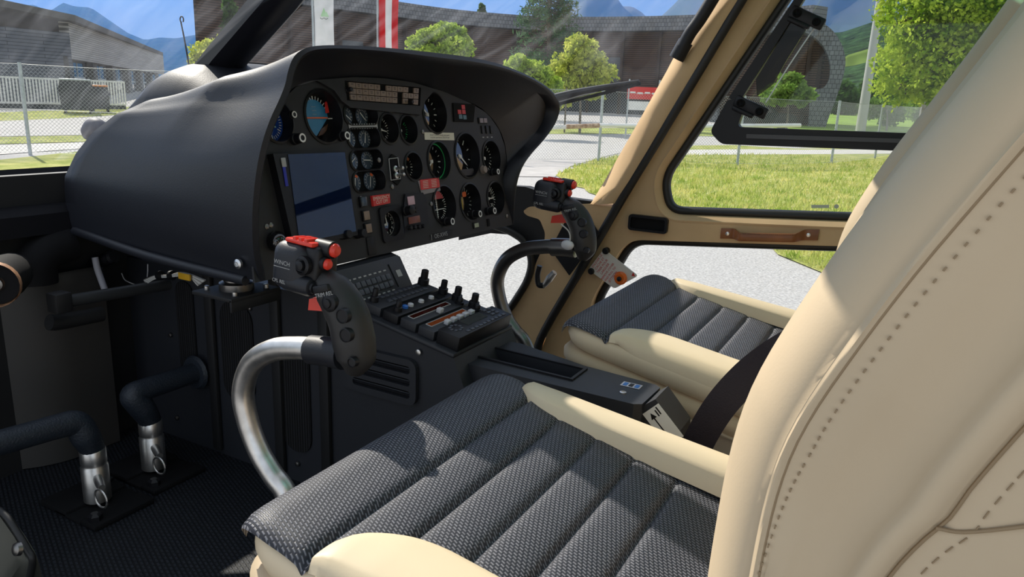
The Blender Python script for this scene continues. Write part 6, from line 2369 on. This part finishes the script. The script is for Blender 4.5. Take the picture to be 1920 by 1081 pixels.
M_rock = mat('grey_limestone', (0.30, 0.29, 0.28), 0.9, var=(0.004, 0.35, (0.12, 0.17, 0.08)))
M_forest = mat('forest_slope', (0.035, 0.075, 0.025), 0.95, spec=0.1, var=(0.03, 0.5), bump=(0.08, 1.0, 8.0))
M_hill = mat('forest_hill', (0.035, 0.075, 0.025), 0.95, spec=0.1, var=(0.07, 0.75), bump=(0.12, 1.0, 9.0))
ridge('mountain_left', 'blue hazy mountain ridge beyond the office building', [(-500, 60), (-200, 20), (0, 22), (60, 8), (80, 16), (92, 22), (118, 5), (140, 12), (170, 14), (205, 38), (240, 62), (272, 75), (300, 70), (330, 72), (350, 68), (385, 62), (400, 52), (440, 40), (520, 20), (640, -20), (760, 20), (900, 80), (1000, 40)], 3600, 1500, M_forest)
ridge('mountain_middle', 'pale rock mountain above the curved hall', [(900, 90), (985, 34), (1030, 10), (1060, -40), (1100, -70), (1150, -20), (1166, 12), (1185, 12), (1205, 24), (1217, 38), (1232, 38), (1262, 10), (1300, -30), (1380, -90), (1500, -150), (1700, -170), (2000, -140)], 3000, 1200, M_rock)
ridge('mountain_right', 'forested hillside behind the lamp post', [(1300, 120), (1420, 80), (1520, 64), (1580, 60), (1640, 40), (1720, 20), (1850, -20), (2100, -60), (2400, 0)], 1100, 700, M_hill)
ridge('foothill_forest', 'dark forested foothill below the alpine meadow', [(1420, 160), (1500, 148), (1560, 128), (1600, 123), (1640, 113), (1700, 118), (1800, 100), (1950, 120), (2300, 90)], 640, 300, M_hill)
md = ridge('hill_meadow', 'sunny alpine meadow strip on the forested hillside', [(1560, 125), (1590, 103), (1640, 88), (1690, 92), (1730, 120)], 760, 60, mat('alpine_meadow', (0.17, 0.24, 0.055), 0.95, spec=0.1, var=(0.04, 0.4)))

# ================================================================== SKY, SUN, HAZE
SUN = Vector((-0.20, 0.083, 0.195)).normalized()
sl_ = bpy.data.lights.new('sun', 'SUN')
sl_.energy = 5.4
sl_.angle = math.radians(0.6)
sl_.color = (1.0, 0.93, 0.82)
so = bpy.data.objects.new('sun', sl_)
COL.objects.link(so)
so.rotation_euler = SUN.to_track_quat('Z', 'Y').to_euler()
so.location = (-20, 8, 30)
wd = bpy.data.worlds.new('sky')
SC.world = wd
wd.use_nodes = True
nt = wd.node_tree
N, L = nt.nodes, nt.links
for n in list(N):
    N.remove(n)
out = N.new('ShaderNodeOutputWorld')
bg = N.new('ShaderNodeBackground')
sk = N.new('ShaderNodeTexSky')
sk.sky_type = 'NISHITA'
sk.sun_disc = False
sk.sun_elevation = math.asin(SUN.z)
sk.sun_rotation = math.atan2(SUN.x, SUN.y)
sk.air_density = 1.0
sk.dust_density = 0.0
sk.ozone_density = 1.5
tc = N.new('ShaderNodeTexCoord')
mp = N.new('ShaderNodeMapping')
mp.inputs['Scale'].default_value = (1.2, 1.2, 5.0)
L.new(tc.outputs['Generated'], mp.inputs['Vector'])
nz = N.new('ShaderNodeTexNoise')
nz.inputs['Scale'].default_value = 2.6
nz.inputs['Detail'].default_value = 8
nz.inputs['Roughness'].default_value = 0.6
L.new(mp.outputs[0], nz.inputs['Vector'])
cr = N.new('ShaderNodeValToRGB')
cr.color_ramp.elements[0].position = 0.26
cr.color_ramp.elements[1].position = 0.60
L.new(nz.outputs['Fac'], cr.inputs['Fac'])
mx = N.new('ShaderNodeMixRGB')
mx.inputs['Color2'].default_value = (7.2, 7.8, 8.6, 1)
L.new(mathn(N, L, 'MULTIPLY', cr.outputs[0], 0.9), mx.inputs['Fac'])
L.new(sk.outputs[0], mx.inputs['Color1'])
L.new(mx.outputs[0], bg.inputs['Color'])
bg.inputs['Strength'].default_value = 0.115
L.new(bg.outputs[0], out.inputs['Surface'])
# aerial haze in the valley: one large box of thin air that begins behind the hall
hz_ = MB()
v0 = Vector((ROT[0][2], ROT[1][2], 0)).normalized() * -1
hc = v0 * 3000
HM = frame(hc + Vector((0, 0, 400)), Vector((-v0.y, v0.x, 0)), (0, 0, 1))
hz_.box((0, 0, 0), (9000, 4200, 900), HM)
ho = hz_.build('valley_haze', None or mat('haze_dummy', (1, 1, 1)), smooth=False)
vm = bpy.data.materials.new('blue_air')
nt, N, L = nodes_of(vm)
out = N.new('ShaderNodeOutputMaterial')
vs_ = N.new('ShaderNodeVolumeScatter')
vs_.inputs['Color'].default_value = (0.10, 0.36, 1.0, 1)
vs_.inputs['Density'].default_value = 0.00032
vs_.inputs['Anisotropy'].default_value = 0.35
va_ = N.new('ShaderNodeVolumeAbsorption')
va_.inputs['Color'].default_value = (0.10, 0.36, 1.0, 1)
va_.inputs['Density'].default_value = 0.00032
ad = N.new('ShaderNodeAddShader')
L.new(vs_.outputs[0], ad.inputs[0])
L.new(va_.outputs[0], ad.inputs[1])
L.new(ad.outputs[0], out.inputs['Volume'])
ho.data.materials[0] = vm
tag(ho, 'thin blue haze lying over the mountains', 'haze', kind='stuff')

# ------------------------------------------------------------------ view
vs = SC.view_settings
SC.display_settings.display_device = 'sRGB'
vs.view_transform = 'Standard'
vs.look = 'None'
vs.exposure = 0.1
vs.gamma = 1.0
vs.use_curve_mapping = False
SC.cycles.max_bounces = 10
SC.cycles.transparent_max_bounces = 24
SC.cycles.sample_clamp_indirect = 8.0
